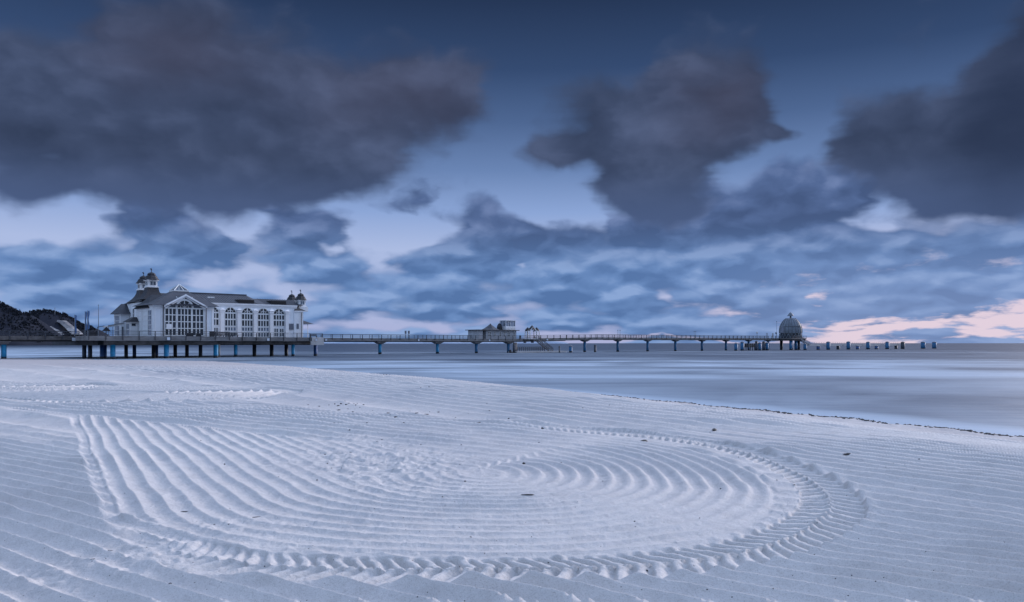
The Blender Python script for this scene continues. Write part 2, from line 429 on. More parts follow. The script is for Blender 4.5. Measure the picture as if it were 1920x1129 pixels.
def pattern(X, Y):
    w1x = fbm(X*.55, Y*.55, 3, 3); w1y = fbm(X*.55+31, Y*.55, 3, 5)
    wob = fbm(X*2.2, Y*2.2, 3, 9)
    fine_ = fbm(X*9, Y*9, 3, 12)
    amp_n = .75+.9*fbm(X*.8, Y*.8, 3, 21)
    # --- open furrows of field A/B: a fan of straight lines
    X6 = X.copy()
    lo_b = X+.6*(Y-6)-3*np.abs(Y-6)-2; hi_b = X+1.5*(Y-6)+3*np.abs(Y-6)+2
    for _ in range(22):
        X6 = .5*(lo_b+hi_b)
        g_ = X6-(1.40-.75*ss(.5, 6.5, X6))*(Y-6)-X
        lo_b = np.where(g_ < 0, X6, lo_b); hi_b = np.where(g_ < 0, hi_b, X6)
    a = 1.40-.75*ss(.5, 6.5, X6)
    nrm = np.sqrt(1+a*a)
    tx6 = np.linspace(-60, 200, 5200); inv = 2.6+(2.8-2.6)*ss(-.5, 3.5, tx6)
    cum = np.cumsum(inv)*(tx6[1]-tx6[0])
    phA = np.interp(X6, tx6, cum)+.07*wob+.18*w1x
    wA = ss(10.5, 15, Y); hA = crest(phA)*(1-wA)+1.25*wA*crest(phA*.5)
    # --- first turn
    cx, cy = -.4, 9.6
    dx, dy = X-cx+.07*w1x+.015*wob, Y-cy+.08*w1y+.015*wob
    rx, ry, pe_ = 3.95, 4.64, 2.3
    q = (np.abs(dx/rx)**pe_+np.abs(dy/ry)**pe_)**(1/pe_)
    t1 = dx*-.81+dy*.59; n1 = dx*.59+dy*.81
    t2 = dx*-.5+dy*.87; n2 = -dx*.87-dy*.5
    cut = (n1 > .78+.03*fbm(X*6, Y*6, 2, 33)) 
    up = (t1 > 0) & (n1 > 0) & (cut | (t1 < 1.2))
    lo = (~up) & (t2 > 0) & (dx < 0)
    wu = ss(-.15, .15, t1-.10*n1)*(n1 > 0); wl = ss(-.15, .15, t2+.20*n2)*(n2 > 0)*(dx < 0)*(~up)
    lo = (wl > .5)
    legs = lambda qa: np.where(up, qa*(1-wu)+np.abs(n1)/4.60*wu, qa*(1-wl)+np.abs(n2)/4.31*wl)
    qq = legs(q)
    bl = ss(-1.5, 1.0, t1)*0
    ang = np.arctan2(dy, dx)
    dy2 = dy+.55
    q2 = (np.abs(dx/rx)**pe_+np.abs(dy2/np.where(dy2 < 0, 4.12, 5.15))**pe_)**(1/pe_)
    wr = ss(-1.5, .8, dx)*ss(3.0, .5, dy)
    qR = legs(q2*wr+q*(1-wr))
    phR = qR/.0495+.07*wob
    lwm = np.maximum(lo*1.0, ss(-.5, -1.2, ang)*(ang < 0))
    hR = ridge(phR, 1.4)*(1-lwm)+crest(phR)*lwm
    qlim = .785+.06*ss(.4, 1.3, -ang)*(ang < 0)+.02*ss(.3, 1.0, ang)*(ang > 0)
    lw = ss(-1.9, -2.7, ang)*(ang < 0)
    lw = np.where(lo, 1.0, lw)
    qlim = qlim*(1-lw)+.915*lw
    inside = ss(qlim+.02, qlim-.015, qR+.012*fine_)
    # track band
    trin = .872
    trout = 1.0
    s_arc = (ang*6.0+.25*np.sin(2*ang)*(4.0-8.0))*.150*4.25
    v = (qq-trin)/(trout-trin)          # 0 inner .. 1 outer
    inband = ss(-.06, .04, v)*ss(1.06, .985, v)
    fadeL = (1-ss(-2.7, -1.4, t2)*ss(-.7, -1.5, dx))*np.where(up, ss(3.2, .2, t1), 1)
    # sunken print, two rows of lugs
    vi = v+.08*fine_
    cv = np.clip((.47-vi)/.47, 0, 1)
    ph_in = s_arc/.150+cv**1.5*1.1+.12*wob
    ph_out = s_arc/.150+.4+(vi-.47)*(2.2-1.5*np.cos(ang)**2)+.12*wob
    lug = np.where(vi < .47, 1-ridge(ph_in, 1.7), 1-ridge(ph_out, 1.5))
    nv = .85+.4*np.clip(amp_n, .2, 1.2)
    trk = -.046+.048*lug*nv*.8+.006*fine_
    trk = trk+.02*ss(.1, 0, np.abs(v-.47))
    berm = .012*np.exp(-((v-1.10)/.09)**2)+.012*np.exp(-((v+.12)/.1)**2)
    # --- composition
    outer = (qq > trout)
    # region U: above the cut, straight furrows following the turn's upper leg
    regU = up & (t1 > .0)
    hU = crest(n1/.40+.05*wob+.25*w1x)
    # left flank of the turn ends in a ragged edge
    h = hA*(.080-.002*ss(-.5, 3, X6))*np.clip(amp_n, .7, 1.15)
    uA = ss(4.9, 4.3, n1)*ss(-.3, .8, t1)*(n1 > .7)
    h = h*(1-uA)+uA*hU*(.050+.045*ss(9, 16, Y))*np.clip(amp_n, .5, 1.2)
    inm = inside*(1-uA)
    ampR = .030+.012*ss(.3, -1.0, ang)*0
    # arcs are high on the right-hand side and worn flat at the bottom middle
    ampR = .026+.028*ss(1.0, .2, np.abs(ang-.15))*ss(.0, .15, q)+.014*ss(-1.75, -2.6, ang)*(ang < 0)
    ampR = np.where(lo, .034, ampR)
    h = h*(1-inm)+inm*hR*ampR*np.clip(amp_n, .6, 1.3)
    tb = inband*fadeL*(1-uA*.0)
    tb = np.where(up & (t1 > 3.2), 0, tb)
    tb = np.where(lo & (t2 > 3.0), 0, tb)
    h = h*(1-tb)+trk*tb+berm*fadeL*(~inside.astype(bool))
    sh = ss(0, -.05, v)*ss(-.6, -.3, v)*(1-inside)*fadeL+ss(.912,.922,qq)*ss(.955,.935,qq)*(1-fadeL)*(~up)
    h = h*(1-.7*sh)
    # rough shoulder on the left flank
    # --- two more turns farther off
    for (c2x, c2y, rr) in ((-10.6, 24.2, 4.1), (-18.3, 27.5, 4.3), (-30, 34, 5)):
        ex, ey = X-c2x+.15*w1x, Y-c2y+.15*w1y
        t = ex*-.86+ey*.5; n = ex*.5+ey*.86
        r = np.where(t > 0, np.abs(n), np.hypot(ex, ey))
        m = ss(rr*.86, rr*.80, r)*ss(9, 6, t)
        flat = ss(.5, 1.4, n+1.6)*0+np.where(n < 0, .55, 1)
        h = h*(1-m)+m*ridge(r/.30+.1*wob, 1.4)*.075*flat
        vb = (r-rr*.86)/(rr*.14); b = ss(-.1, .05, vb)*ss(1.1, .95, vb)*ss(5, 2, t)
        an = np.arctan2(ey, ex)
        h = h*(1-b)+b*(-.05+.06*ridge(an*rr/.26+np.abs(vb-.5)*2, .8))
    # worn and trampled patches
    tr = ss(.05, .30, fbm(X*.35+4, Y*.35, 3, 55))*ss(.0, 1, 1-np.abs((Y-12)/5))
    px_ = 960+F*X/Y; py_ = HY+1.5*F/Y
    def patch(x0, y0, rr, s_):  # in plan
        return np.exp(-(((X-x0)/rr)**2+((Y-y0)/s_)**2))
    tramp = np.clip(patch(-1.9, 10.4, 1.2, 1.0)+patch(-1.3, 9.2, .8, .9)*.8+patch(-1.5, 7.8, .6, .5)*.25+patch(-2.6, 12.6, 2.0, 1.2)*.5+patch(-2.5, 5.6, .9, .5)*.7+patch(-1.0, 8.4, .6, .3)*.3+patch(-3.4, 4.9, .8, .4)*.6+patch(-2.3, 6.6, .9, .35)*.4, 0, 1)
    lump = fbm(X*4.5, Y*4.5, 3, 61); lump2 = np.maximum(fbm(X*11, Y*11, 2, 66)-.12, 0)
    h = h*(1-.75*tramp)+tramp*(.045*lump+.05*lump2)
    # small lumps along the crests everywhere
    h = h+.0075*fbm(X*5, Y*5, 4, 70)+.0045*fbm(X*22, Y*22, 3, 75)*ss(25, 8, Y)
    h = h+.016*np.maximum(fbm(X*13, Y*13, 2, 91)-.30, 0)*ss(30, 8, Y)
    return h

def full_z(X, Y, detail=True):
    s, zc = edge_dist(X, Y)
    z = base_z(X, Y, s, zc)
    if detail:
        Yc = np.maximum(Y, .5)
        h = pattern(X, Yc)
        h = h*ss(.4, 5, s)*ss(140, 60, Y)*np.where(Y > 30, 1.25, 1)
        berm = ss(3.2, .3, s)*ss(-.6, .2, s)
        h = h+berm*(.06*fbm(X*.8, Y*.8, 4, 81)+.035*fbm(X*3.5, Y*3.5, 3, 84))
        z = z+h
    return z

def grid_obj(name, X, Y, Zv, mat_):
    nr, nc = X.shape
    co_ = np.stack([X, Y, Zv], -1).reshape(-1, 3).astype(np.float32)
    i = np.arange(nr-1)[:, None]*nc+np.arange(nc-1)[None, :]
    q = np.stack([i, i+1, i+nc+1, i+nc], -1).reshape(-1, 4).astype(np.int32)
    m = bpy.data.meshes.new(name)
    m.vertices.add(len(co_)); m.vertices.foreach_set('co', co_.ravel())
    m.loops.add(q.size); m.loops.foreach_set('vertex_index', q.ravel())
    m.polygons.add(len(q)); m.polygons.foreach_set('loop_start', np.arange(len(q), dtype=np.int32)*4)
    m.polygons.foreach_set('use_smooth', np.ones(len(q), dtype=bool))
    m.update(calc_edges=True); m.materials.append(mat_)
    o = bpy.data.objects.new(name, m); COL.objects.link(o); return o

def sand_mat():
    m = bpy.data.materials.new('raked_sand'); m.use_nodes = True; g = G(m.node_tree)
    p = g.n['Principled BSDF']; p.inputs['Roughness'].default_value = .9; p.inputs['Specular IOR Level'].default_value = .15
    pos = g.n.new('ShaderNodeNewGeometry').outputs['Position']
    big = g.noise(pos, .22, 4, .6); med = g.noise(pos, 3.5, 5, .65); gr = g.noise(pos, 120, 3, .6)
    c = g.ramp(big, [(.3, (.52,.50,.50)), (.7, (.61,.585,.57))])
    c = g.mix(g.m('MULTIPLY', g.sstep(med, .42, .70), .42), c, (.43,.41,.405))
    c = g.mix(g.m('MULTIPLY', g.sstep(gr, .52, .68), .50), c, (.32,.30,.29))
    gr2 = g.noise(pos, 42, 3, .6)
    c = g.mix(g.m('MULTIPLY', g.sstep(gr2, .58, .74), .35), c, (.30,.28,.28))
    vo = g.n.new('ShaderNodeTexVoronoi'); vo.inputs['Scale'].default_value = 26
    g.l.new(pos, vo.inputs['Vector'])
    rnd = g.sep(vo.outputs['Color'])[0]
    spk = g.m('MULTIPLY', g.sstep(vo.outputs['Distance'], .17, .08), g.m('GREATER_THAN', rnd, .945))
    c = g.mix(spk, c, (.05,.05,.05))
    spk2 = g.m('MULTIPLY', g.sstep(vo.outputs['Distance'], .12, .05), g.m('LESS_THAN', rnd, .012))
    c = g.mix(spk2, c, (.85,.83,.80))
    # coarse strip towards the water; dimming of the far beach also painted in
    z = g.sep(pos)[2]; 
    coarse_dim = g.m('MULTIPLY', g.sstep(g.m('MULTIPLY_ADD', big, .8, z), 2.25, 1.3), 1.0)
    c = g.mix(g.m('MULTIPLY', coarse_dim, .80), c, (.40,.365,.365))
    c = g.mix(g.m('MULTIPLY', g.sstep(z, .25, -.1), .8), c, (.10,.095,.09))
    g.l.new(c, p.inputs['Base Color'])
    b1 = g.n.new('ShaderNodeBump'); b1.inputs['Distance'].default_value = .012; b1.inputs['Strength'].default_value = .9
    g.l.new(g.noise(pos, 38, 5, .7), b1.inputs['Height'])
    b2 = g.n.new('ShaderNodeBump'); b2.inputs['Distance'].default_value = .003; b2.inputs['Strength'].default_value = .8
    g.l.new(gr, b2.inputs['Height']); g.l.new(b1.outputs[0], b2.inputs['Normal'])
    g.l.new(b2.outputs[0], p.inputs['Normal'])
    return m
M['sand'] = sand_mat()

rows = np.concatenate([np.arange(1640, 1140, -7.0), np.arange(1140, 760, -.72), np.arange(760, 652, -.36)])
Yr = 1.5*F/(rows-HY)
ac = np.concatenate([np.linspace(-1.5, -.70, 60)[:-1], np.linspace(-.70, .70, 1650), np.linspace(.70, 1.5, 60)[1:]])
Yg, Ag = np.meshgrid(Yr, ac, indexing='ij'); Xg = Ag*Yg
tag(grid_obj('sand', Xg, Yg, full_z(Xg, Yg), M['sand']), kind='structure')
# the beach around and behind the photographer, a little lower where both overlap
xs = np.linspace(-420, 260, 200); ys = np.concatenate([np.linspace(-150, 10, 40), np.linspace(14, 420, 90)])
Xc, Yc = np.meshgrid(xs, ys)
zc_ = full_z(Xc, Yc, False)-.16-.25*ss(8, 60, Yc)
tag(grid_obj('beach', Xc, Yc, zc_, M['sand']), kind='structure')
mb = MB(); mb.add([(-30000,-4000,-3.2),(30000,-4000,-3.2),(30000,40000,-3.2),(-30000,40000,-3.2)], [(0,1,2,3)])
tag(mb.build('seabed', M['sand']), kind='structure')

# ------------------------------------------------------------------ water
def water_mat():
    m = bpy.data.materials.new('sea_water'); m.use_nodes = True; g = G(m.node_tree)
    p = g.n['Principled BSDF']
    pos = g.n.new('ShaderNodeNewGeometry').outputs['Position']
    x, y, z = g.sep(pos)
    sw = g.noise(g.vm('MULTIPLY', pos, (.006, .05, 1)), 1.0, 5, .6)
    sw2 = g.noise(g.vm('MULTIPLY', pos, (.03, .16, 1)), 1.0, 5, .65)
    sfar = g.noise(g.vm('MULTIPLY', pos, (.0015, .012, 1)), 1.0, 5, .65)
    # distance out from the beach, wobbling
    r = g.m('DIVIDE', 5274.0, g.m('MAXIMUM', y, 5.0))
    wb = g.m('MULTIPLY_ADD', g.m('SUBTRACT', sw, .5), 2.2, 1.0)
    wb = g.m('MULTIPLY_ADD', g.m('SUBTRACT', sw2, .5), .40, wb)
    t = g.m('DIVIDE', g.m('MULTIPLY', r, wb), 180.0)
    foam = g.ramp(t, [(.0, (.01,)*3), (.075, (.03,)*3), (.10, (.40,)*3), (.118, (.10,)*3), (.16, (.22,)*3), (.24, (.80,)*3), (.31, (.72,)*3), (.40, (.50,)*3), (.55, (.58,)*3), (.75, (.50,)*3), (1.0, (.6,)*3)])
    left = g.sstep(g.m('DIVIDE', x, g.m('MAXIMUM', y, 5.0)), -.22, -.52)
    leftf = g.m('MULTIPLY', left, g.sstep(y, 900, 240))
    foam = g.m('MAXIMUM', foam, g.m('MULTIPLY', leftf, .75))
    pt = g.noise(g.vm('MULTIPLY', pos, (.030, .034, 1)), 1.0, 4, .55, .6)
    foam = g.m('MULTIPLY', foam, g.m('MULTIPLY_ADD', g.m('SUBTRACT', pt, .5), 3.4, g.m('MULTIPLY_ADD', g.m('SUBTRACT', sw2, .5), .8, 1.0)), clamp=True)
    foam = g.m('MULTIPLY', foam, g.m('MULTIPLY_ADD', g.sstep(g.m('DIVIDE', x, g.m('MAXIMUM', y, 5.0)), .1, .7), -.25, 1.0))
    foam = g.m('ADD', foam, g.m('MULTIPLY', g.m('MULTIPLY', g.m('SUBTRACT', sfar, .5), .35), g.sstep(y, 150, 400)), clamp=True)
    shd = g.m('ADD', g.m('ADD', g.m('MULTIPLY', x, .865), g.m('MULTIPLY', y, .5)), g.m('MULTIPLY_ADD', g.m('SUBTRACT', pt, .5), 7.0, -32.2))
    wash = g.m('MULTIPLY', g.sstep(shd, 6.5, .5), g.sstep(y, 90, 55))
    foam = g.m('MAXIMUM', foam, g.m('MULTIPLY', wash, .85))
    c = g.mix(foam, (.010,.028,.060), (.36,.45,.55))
    g.l.new(c, p.inputs['Base Color'])
    p.inputs['IOR'].default_value = 1.33
    g.l.new(g.m('MULTIPLY_ADD', foam, .25, .38), p.inputs['Roughness'])
    p.inputs['Specular IOR Level'].default_value = .42
    b = g.n.new('ShaderNodeBump'); b.inputs['Strength'].default_value = .5; b.inputs['Distance'].default_value = .5
    g.l.new(g.noise(g.vm('MULTIPLY', pos, (.12, .45, 1)), 1.0, 5, .6), b.inputs['Height'])
    g.l.new(b.outputs[0], p.inputs['Normal'])
    return m
M['water'] = water_mat()
mb = MB(); mb.add([(-30000,-4000,0),(30000,-4000,0),(30000,40000,0),(-30000,40000,0)], [(0,1,2,3)])
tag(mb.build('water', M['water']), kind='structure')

# ================================================================== pier
UP = [(-900,5.05),(U(950,0),5.08),(U(1000,0),5.25),(U(1060,0),5.55),(U(1120,0),5.88),(U(1340,0),5.95),(U(1450,0),6.1),(900,6.1)]
def dz(u):
    for (a, za), (b, zb) in zip(UP[:-1], UP[1:]):
        if u <= b: return za+(zb-za)*max(0, (u-a))/(b-a)
    return UP[-1][1]

def pile(parent, u, w, r, ztop, m, cap=None, name='pile', n=14):
    o = MB().lathe(u, w, [(r*1.0, -2.0), (r, ztop)], n).build(name, M[m], parent, True)
    if cap:
        c = MB().frus(u-r*1.2, u+r*1.2, w-r*1.2, w+r*1.2, ztop-.65, u-cap, u+cap, w-1.2, w+1.2, ztop-.1)
        c.box(u-cap, u+cap, w-1.3, w+6.5, ztop-.1, ztop+.02)
        c.build('pile_cap', M['conc'], o)
    return o

def railing(parent, u0, u1, w, step=3.5, posts=True, h=1.1, zf=dz, side=0, fd=.55):
    n = max(1, int(round((u1-u0)/step))); us = [u0+(u1-u0)*i/n for i in range(n+1)]
    r = MB()
    for a, b in zip(us[:-1], us[1:]):
        for hh, rr in ((h, .055), (h*.62, .035), (h*.3, .035)):
            r.bar((a, w, zf(a)+hh), (b, w, zf(b)+hh), rr)
    r.build('rail', M['rail'], parent)
    if posts:
        for a in us:
            MB().box(a-.06, a+.06, w-.05-(.12 if side else 0), w+.05, zf(a)-fd if side else zf(a), zf(a)+h-.02).build('rail_post', M['rail'], parent)

def span(name, label, u0, u1, width, piles, thick=1.2, cat='pier', overh=0):
    t = thing(name, label, cat, (u0+u1)/2, 0, 0)
    n = max(1, int((u1-u0)/3.5)); us = [u0+(u1-u0)*i/n for i in range(n+1)]
    d = MB(); f = MB(); f2 = MB(); g = MB()
    for a, b in zip(us[:-1], us[1:]):
        za, zb = dz(a), dz(b)
        for mm, w0, w1, o0, o1 in ((d, .12, width-.12, .02, .16), (f, -.05, .12, -.0, thick*.78), (f2, width-.12, width+.05, -.0, thick*.78), (g, .5, width-.5, .16, thick)):
            vs = [(a,w0,za-o1),(b,w0,zb-o1),(b,w1,zb-o1),(a,w1,za-o1),(a,w0,za-o0),(b,w0,zb-o0),(b,w1,zb-o0),(a,w1,za-o0)]
            mm.add(vs, [(0,3,2,1),(4,5,6,7),(0,1,5,4),(1,2,6,5),(2,3,7,6),(3,0,4,7)])
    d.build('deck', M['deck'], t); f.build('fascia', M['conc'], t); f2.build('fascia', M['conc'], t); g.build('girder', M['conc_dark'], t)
    railing(t, u0, u1, -.12, side=1); railing(t, u0, u1, width-.1)
    for px, mm in piles:
        u = U(px, .8); pile(t, u, 1.3, .55, dz(u)-thick+.03, mm, 1.7)
    return t
uA, uB, uC = U(603, 0), U(1062, 0), U(1460, 0)
span('pier', 'long low grey pier walkway from the white restaurant past the small pavilion', uA, uB, 7, [(714,'pile_blue'),(822,'pile_blue'),(895,'pile_full'),(955,'pile_full')])
span('pier', 'far raised part of the pier walkway leading to the domed diving bell', uB+.02, uC, 7, [(1098,'pile_full'),(1160,'pile_full'),(1216,'pile_full'),(1268,'pile_full'),(1318,'pile_full'),(1362.9,'pile_full'),(1405.3,'pile_full'),(1442,'pile_full')], thick=1.05)
# landward bridge
WB = -17.0
uL0, uL1 = U(-330, WB), U(148, WB)
t = thing('footbridge', 'dark approach bridge with railing at the left edge leading to the restaurant platform', 'bridge', (uL0+uL1)/2, WB, 0)
MB().box(uL0, uL1, WB+.15, WB+7, DECK-.18, DECK-.02).build('deck', M['deck'], t)
MB().box(uL0, uL1, WB, WB+.15, DECK-.85, DECK-.0).build('fascia', M['beam'], t)
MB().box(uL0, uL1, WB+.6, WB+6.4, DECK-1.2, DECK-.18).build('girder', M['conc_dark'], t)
flat = lambda u: DECK
railing(t, uL0, uL1, WB-.06, step=3.4, zf=flat, side=1, fd=.8); railing(t, uL0, uL1, WB+6.9, step=3.4, zf=flat)
for px in (8, -170):
    u = U(px, WB+1); pile(t, u, WB+1.5, .52, DECK-1.17, 'pile_blue', 1.1)

# restaurant platform
w1, w2 = -29.0, -18.5
a0, a1, a2, a3 = U(166, w1), U(440, w1), U(440, w2), U(604, w2)
a1 = U(430, w1); a2 = a1
t = thing('pier_platform', 'broad concrete platform on piles carrying the white restaurant', 'platform', (a0+a3)/2, -12, 0)
MB().box(a0+.3, a1-.3, w1+.3, 12, DECK-.25, DECK-.01).box(a1-.28, a3-.3, w2+.3, 12, DECK-.25, DECK-.01).build('deck', M['deck'], t)
# fascia panels, alternately stepped so that the joints read
fs = MB()
def fasc(u0, u1, w, step):
    n = int(round((u1-u0)/step))
    for i in range(n):
        p, q = u0+(u1-u0)*i/n, u0+(u1-u0)*(i+1)/n
        fs.box(p+.03, q-.03, w-.02*(i % 2), w+.28, DECK-1.0-.05*(i % 2), DECK+.02)
fasc(a0, a1, w1, 3.3); fasc(a2+.02, a3, w2, 3.6)
for i in range(4): fs.box(a0-.0, a0+.28, w1+.3+2.6*i, w1+.27+2.6*(i+1), DECK-1.0, DECK+.02)
for i in range(3): fs.box(a1-.28, a1, w1+.3+3.4*i, w1+.25+3.4*(i+1), DECK-1.0, DECK+.02)
fs.build('fascia', M['conc'], t)
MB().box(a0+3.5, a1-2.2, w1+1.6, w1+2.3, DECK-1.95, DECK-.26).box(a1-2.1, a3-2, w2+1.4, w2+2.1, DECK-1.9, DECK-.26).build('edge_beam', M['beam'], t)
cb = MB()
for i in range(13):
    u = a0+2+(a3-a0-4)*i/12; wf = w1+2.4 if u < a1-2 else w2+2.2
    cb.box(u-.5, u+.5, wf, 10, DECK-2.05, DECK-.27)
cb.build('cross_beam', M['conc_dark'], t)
MB().box(a3-3.6, a3+.3, w2-.5, w2-.03, DECK-2.05, DECK-1.05).box(a3-3.2, a3+.3, w2-.35, w2-.03, DECK-1.04, DECK+.03).build('end_block', M['conc_light'], t)
railing(t, a0, a1, w1-.1, step=3.3, zf=flat, side=1, fd=.85); railing(t, a1+.2, a3, w2-.1, step=3.6, zf=flat, side=1, fd=.85)
for hh in (1.1, .7, .35):
    MB().bar((a0, w1, DECK+hh), (a0, w2+1, DECK+hh), .04).build('side_rail', M['rail'], t); MB().bar((a1, w1, DECK+hh), (a1, w2, DECK+hh), .05).build('side_rail', M['rail'], t)
for px, w, mm, r in ((158,-16,'pile_dark',.45),(169,-17,'pile_dark',.45),(191,-22,'pile_deep',.42),(196.5,-21,'pile_deep',.42),(211.5,-27,'pile_blue',.55),(236.5,-14,'pile_dark',.42),(252,-13,'pile_deep',.42),
                     (288,-17,'pile_dark',.45),(293,-16,'pile_deep',.45),(312,-27.2,'pile_blue',.55),(328.5,-10,'pile_dark',.45),(350.5,-10,'pile_dark',.45),(376,-14,'pile_dark',.45),(404.7,-27,'pile_blue',.55),(409.8,-20,'pile_dark',.4),
                     (442,-16.5,'pile_blue',.45),(477,-10,'pile_dark',.5),(509.3,-9,'pile_dark',.5),(536.8,-9,'pile_dark',.5),(549.5,-16.5,'pile_blue',.45),(591.6,-16,'pile_deep',.5)):
    u = U(px, w); pile(t, u, w, r, DECK-1.9, mm, None, n=12)
    
# ================================================================== restaurant
RS = thing('restaurant', 'white seaside restaurant with dark roofs, twin towers and arched windows on the pier', 'restaurant', U(400, -10), -10, DECK)
def window(parent, w, u0, u1, z0, z1, nc, nr, g='glass', arch=False, fr=.14, mu=.055, heavy=None, proud=.12):
    """frame with glazing bars standing proud of the wall at offset w (facing the camera), pane behind it"""
    f = MB(); p = MB(); cu = (u0+u1)/2; R = (u1-u0)/2
    zt = z1-R if arch else z1
    wf0, wf1 = w-proud, w-.03
    f.box(u0-fr, u0, wf0, wf1, z0-fr, zt); f.box(u1, u1+fr, wf0, wf1, z0-fr, zt)
    f.box(u0, u1, wf0, wf1, z0-fr, z0)
    if not arch: f.box(u0-fr, u1+fr, wf0, wf1, zt, zt+fr)
    for i in range(1, nc):
        x = u0+(u1-u0)*i/nc; f.box(x-mu, x+mu, wf0+.02, wf1-.01, z0, zt-.002)
    for j in range(1, nr+(1 if arch else 0)):
        zz = z0+(zt-z0)*j/nr; k = mu*(1.6 if arch else 1); f.box(u0, u1, wf0+.01, wf1-.012, zz-k, zz+k)
    if arch:
        f.band((cu, zt), R, R+fr*1.25, 0, math.pi, wf0, wf1, 16)
        f.band((cu, zt), R*.48, R*.56, 0, math.pi, wf0+.02, wf1-.01, 12)
        for a in (.25, .5, .75):
            aa = a*math.pi
            if abs(a-.5) < .01: f.box(cu-mu, cu+mu, wf0+.03, wf1-.014, zt+.01, zt+R)
            else: f.bar((cu+R*.52*math.cos(aa), (wf0+wf1)/2, zt+R*.52*math.sin(aa)), (cu+R*math.cos(aa), (wf0+wf1)/2, zt+R*math.sin(aa)), (mu, .03))
    o = f.build('window', M['trim'], parent)
    if arch:
        poly = [(u0, z0), (u1, z0)]+[(cu+R*math.cos(math.pi*i/16), zt+R*math.sin(math.pi*i/16)) for i in range(17)]
        p.prism(poly, w-.028, w+.02)
    else: p.box(u0, u1, w-.028, w+.02, z0, z1)
    p.build('pane', M[g], o)
    return o

def side_window(parent, u, wa, wb, z0, z1, nc, nr, g='glass_pale'):
    f = MB(); fr = .1
    x0, x1 = u-.12, u-.03
    f.box(x0, x1, wa-fr, wa, z0-fr, z1+fr); f.box(x0, x1, wb, wb+fr, z0-fr, z1+fr); f.box(x0, x1, wa, wb, z0-fr, z0); f.box(x0, x1, wa, wb, z1, z1+fr)
    for i in range(1, nc): y = wa+(wb-wa)*i/nc; f.box(x0+.02, x1-.01, y-.05, y+.05, z0, z1)
    for j in range(1, nr): zz = z0+(z1-z0)*j/nr; f.box(x0+.01, x1-.012, wa, wb, zz-.06, zz+.06)
    o = f.build('window', M['trim'], parent)
    MB().box(u-.028, u+.02, wa, wb, z0, z1).build('pane', M[g], o)

# --- hall with five arched windows
WH = -14.0
h0, h1 = U(392, WH), U(556, WH); hz = Zu(568.6, U(400, WH), WH)
hl = MB().box(h0, h1, WH, 3, DECK, hz).build('hall', M['white'], RS)
MB().box(h0, h1+.1, WH-.28, WH-.01, hz-.25, hz+.12).box(h0, h1+.06, WH-.14, WH-.012, hz-.62, hz-.27).build('cornice', M['white2'], hl)
zsp = Zu(587.6, U(463, WH), WH); ztop = Zu(578.0, U(463, WH), WH)
for k, (px, kind) in enumerate(((399.5,1),(431.8,0),(463.4,0),(493.6,0),(522.8,1))):
    u = U(px, WH); hw = (U(px+10.1, WH)-U(px-10.1, WH))/2*.98; R = hw
    zt_ = Zu(577.8+.7*(k-2)*.0, U(463, WH), WH)
    zb = Zu(611.3, U(463, WH), WH)
    if kind: zb = Zu(610.2, U(463, WH), WH)
    # arch with two rows of bars, then the rows below
    window(RS, WH, u-hw, u+hw, zb, zt_, 4, 2, 'glass', True, fr=.16, mu=.11)
    if kind:
        for s in (-1, 1):
            c = u+s*hw*.52
            d_ = window(RS, WH, c-hw*.36, c+hw*.36, DECK+.25, zb-.75, 2, 2, 'glass_mid', False, fr=.12, mu=.07); d_.name = 'door'
    else:
        zs = Zu(621.2, U(463, WH), WH)
        window(RS, WH, u-hw, u+hw, zs+.12, zb-.42, 4, 1, 'glass_pale' if k > 0 else 'glass_mid', False, fr=.16, mu=.11)
        window(RS, WH, u-hw, u+hw, DECK+.15, zs-.32, 4, 1, 'glass_mid', False, fr=.16, mu=.11)
for px in (416, 447.5, 478, 508.3, 537.3):
    u = U(px, WH); q = MB()
    zc = Zu(582.6, U(463, WH), WH)
    q.box(u-.45, u+.45, WH-.45, WH-.01, DECK, zc-.55).box(u-.56, u+.56, WH-.56, WH-.012, zc-.54, zc+.05)
    q.frus(u-.75, u+.75, WH-.72, WH-.013, zc+.06, u-.1, u+.1, WH-.2, WH-.014, zc+.5)
    q.build('pilaster', M['white2'], RS)
for px, wd, y0, y1 in ((544.9, 4.8, 607.0, 618.0), (557.5, 2.1, 607.0, 617.0)):
    u = U(px, WH); hw = (U(px+wd, WH)-U(px-wd, WH))/2
    MB().box(u-hw, u+hw, WH-.26, WH-.2 if px > 555 else WH-.02, Zu(y1, u, WH), Zu(y0, u, WH)).build('wall_panel', M['grey'], RS)
# hall roof
wr = -5.5; zr = Zu(552.6, U(430, wr), wr)
ra, rb = U(372, WH), U(487, WH)
rf = MB(); ez = hz+.15
rf.add([(ra,WH+.2,ez),(rb+1.5,WH+.2,ez),(rb+1.5,4,ez),(ra,4,ez),(ra,wr,zr),(rb,wr,zr)], [(0,1,5,4),(2,3,4,5),(1,2,5),(3,0,4),(0,3,2,1)])
rf.box(ra, rb, wr-.3, wr+.3, zr-.08, zr+.22)
zr2 = Zu(562.4, U(515, wr), wr); rc = U(543, wr)
rf.add([(rb-1,WH+.25,ez+.02),(rc,WH+.25,ez+.02),(rc,3.5,ez+.02),(rb-1,3.5,ez+.02),(rb-1,wr-2,zr2),(rc,wr-2,zr2),(rc,wr+2,zr2),(rb-1,wr+2,zr2)], [(0,1,5,4),(4,5,6,7),(2,3,7,6),(1,2,6,5),(3,0,4,7),(0,3,2,1)])
for i in range(40):   # standing seams
    u = ra+(rc-ra)*(i+.5)/40
    if u < rb-.5: rf.bar((u, WH+.3, ez+.05), (u, wr, zr+.04), .05)
    elif u > rb+2: rf.bar((u, WH+.35, ez+.08), (u, wr-2, zr2+.04), .05)
rfo = rf.build('roof', M['roofg'], RS)
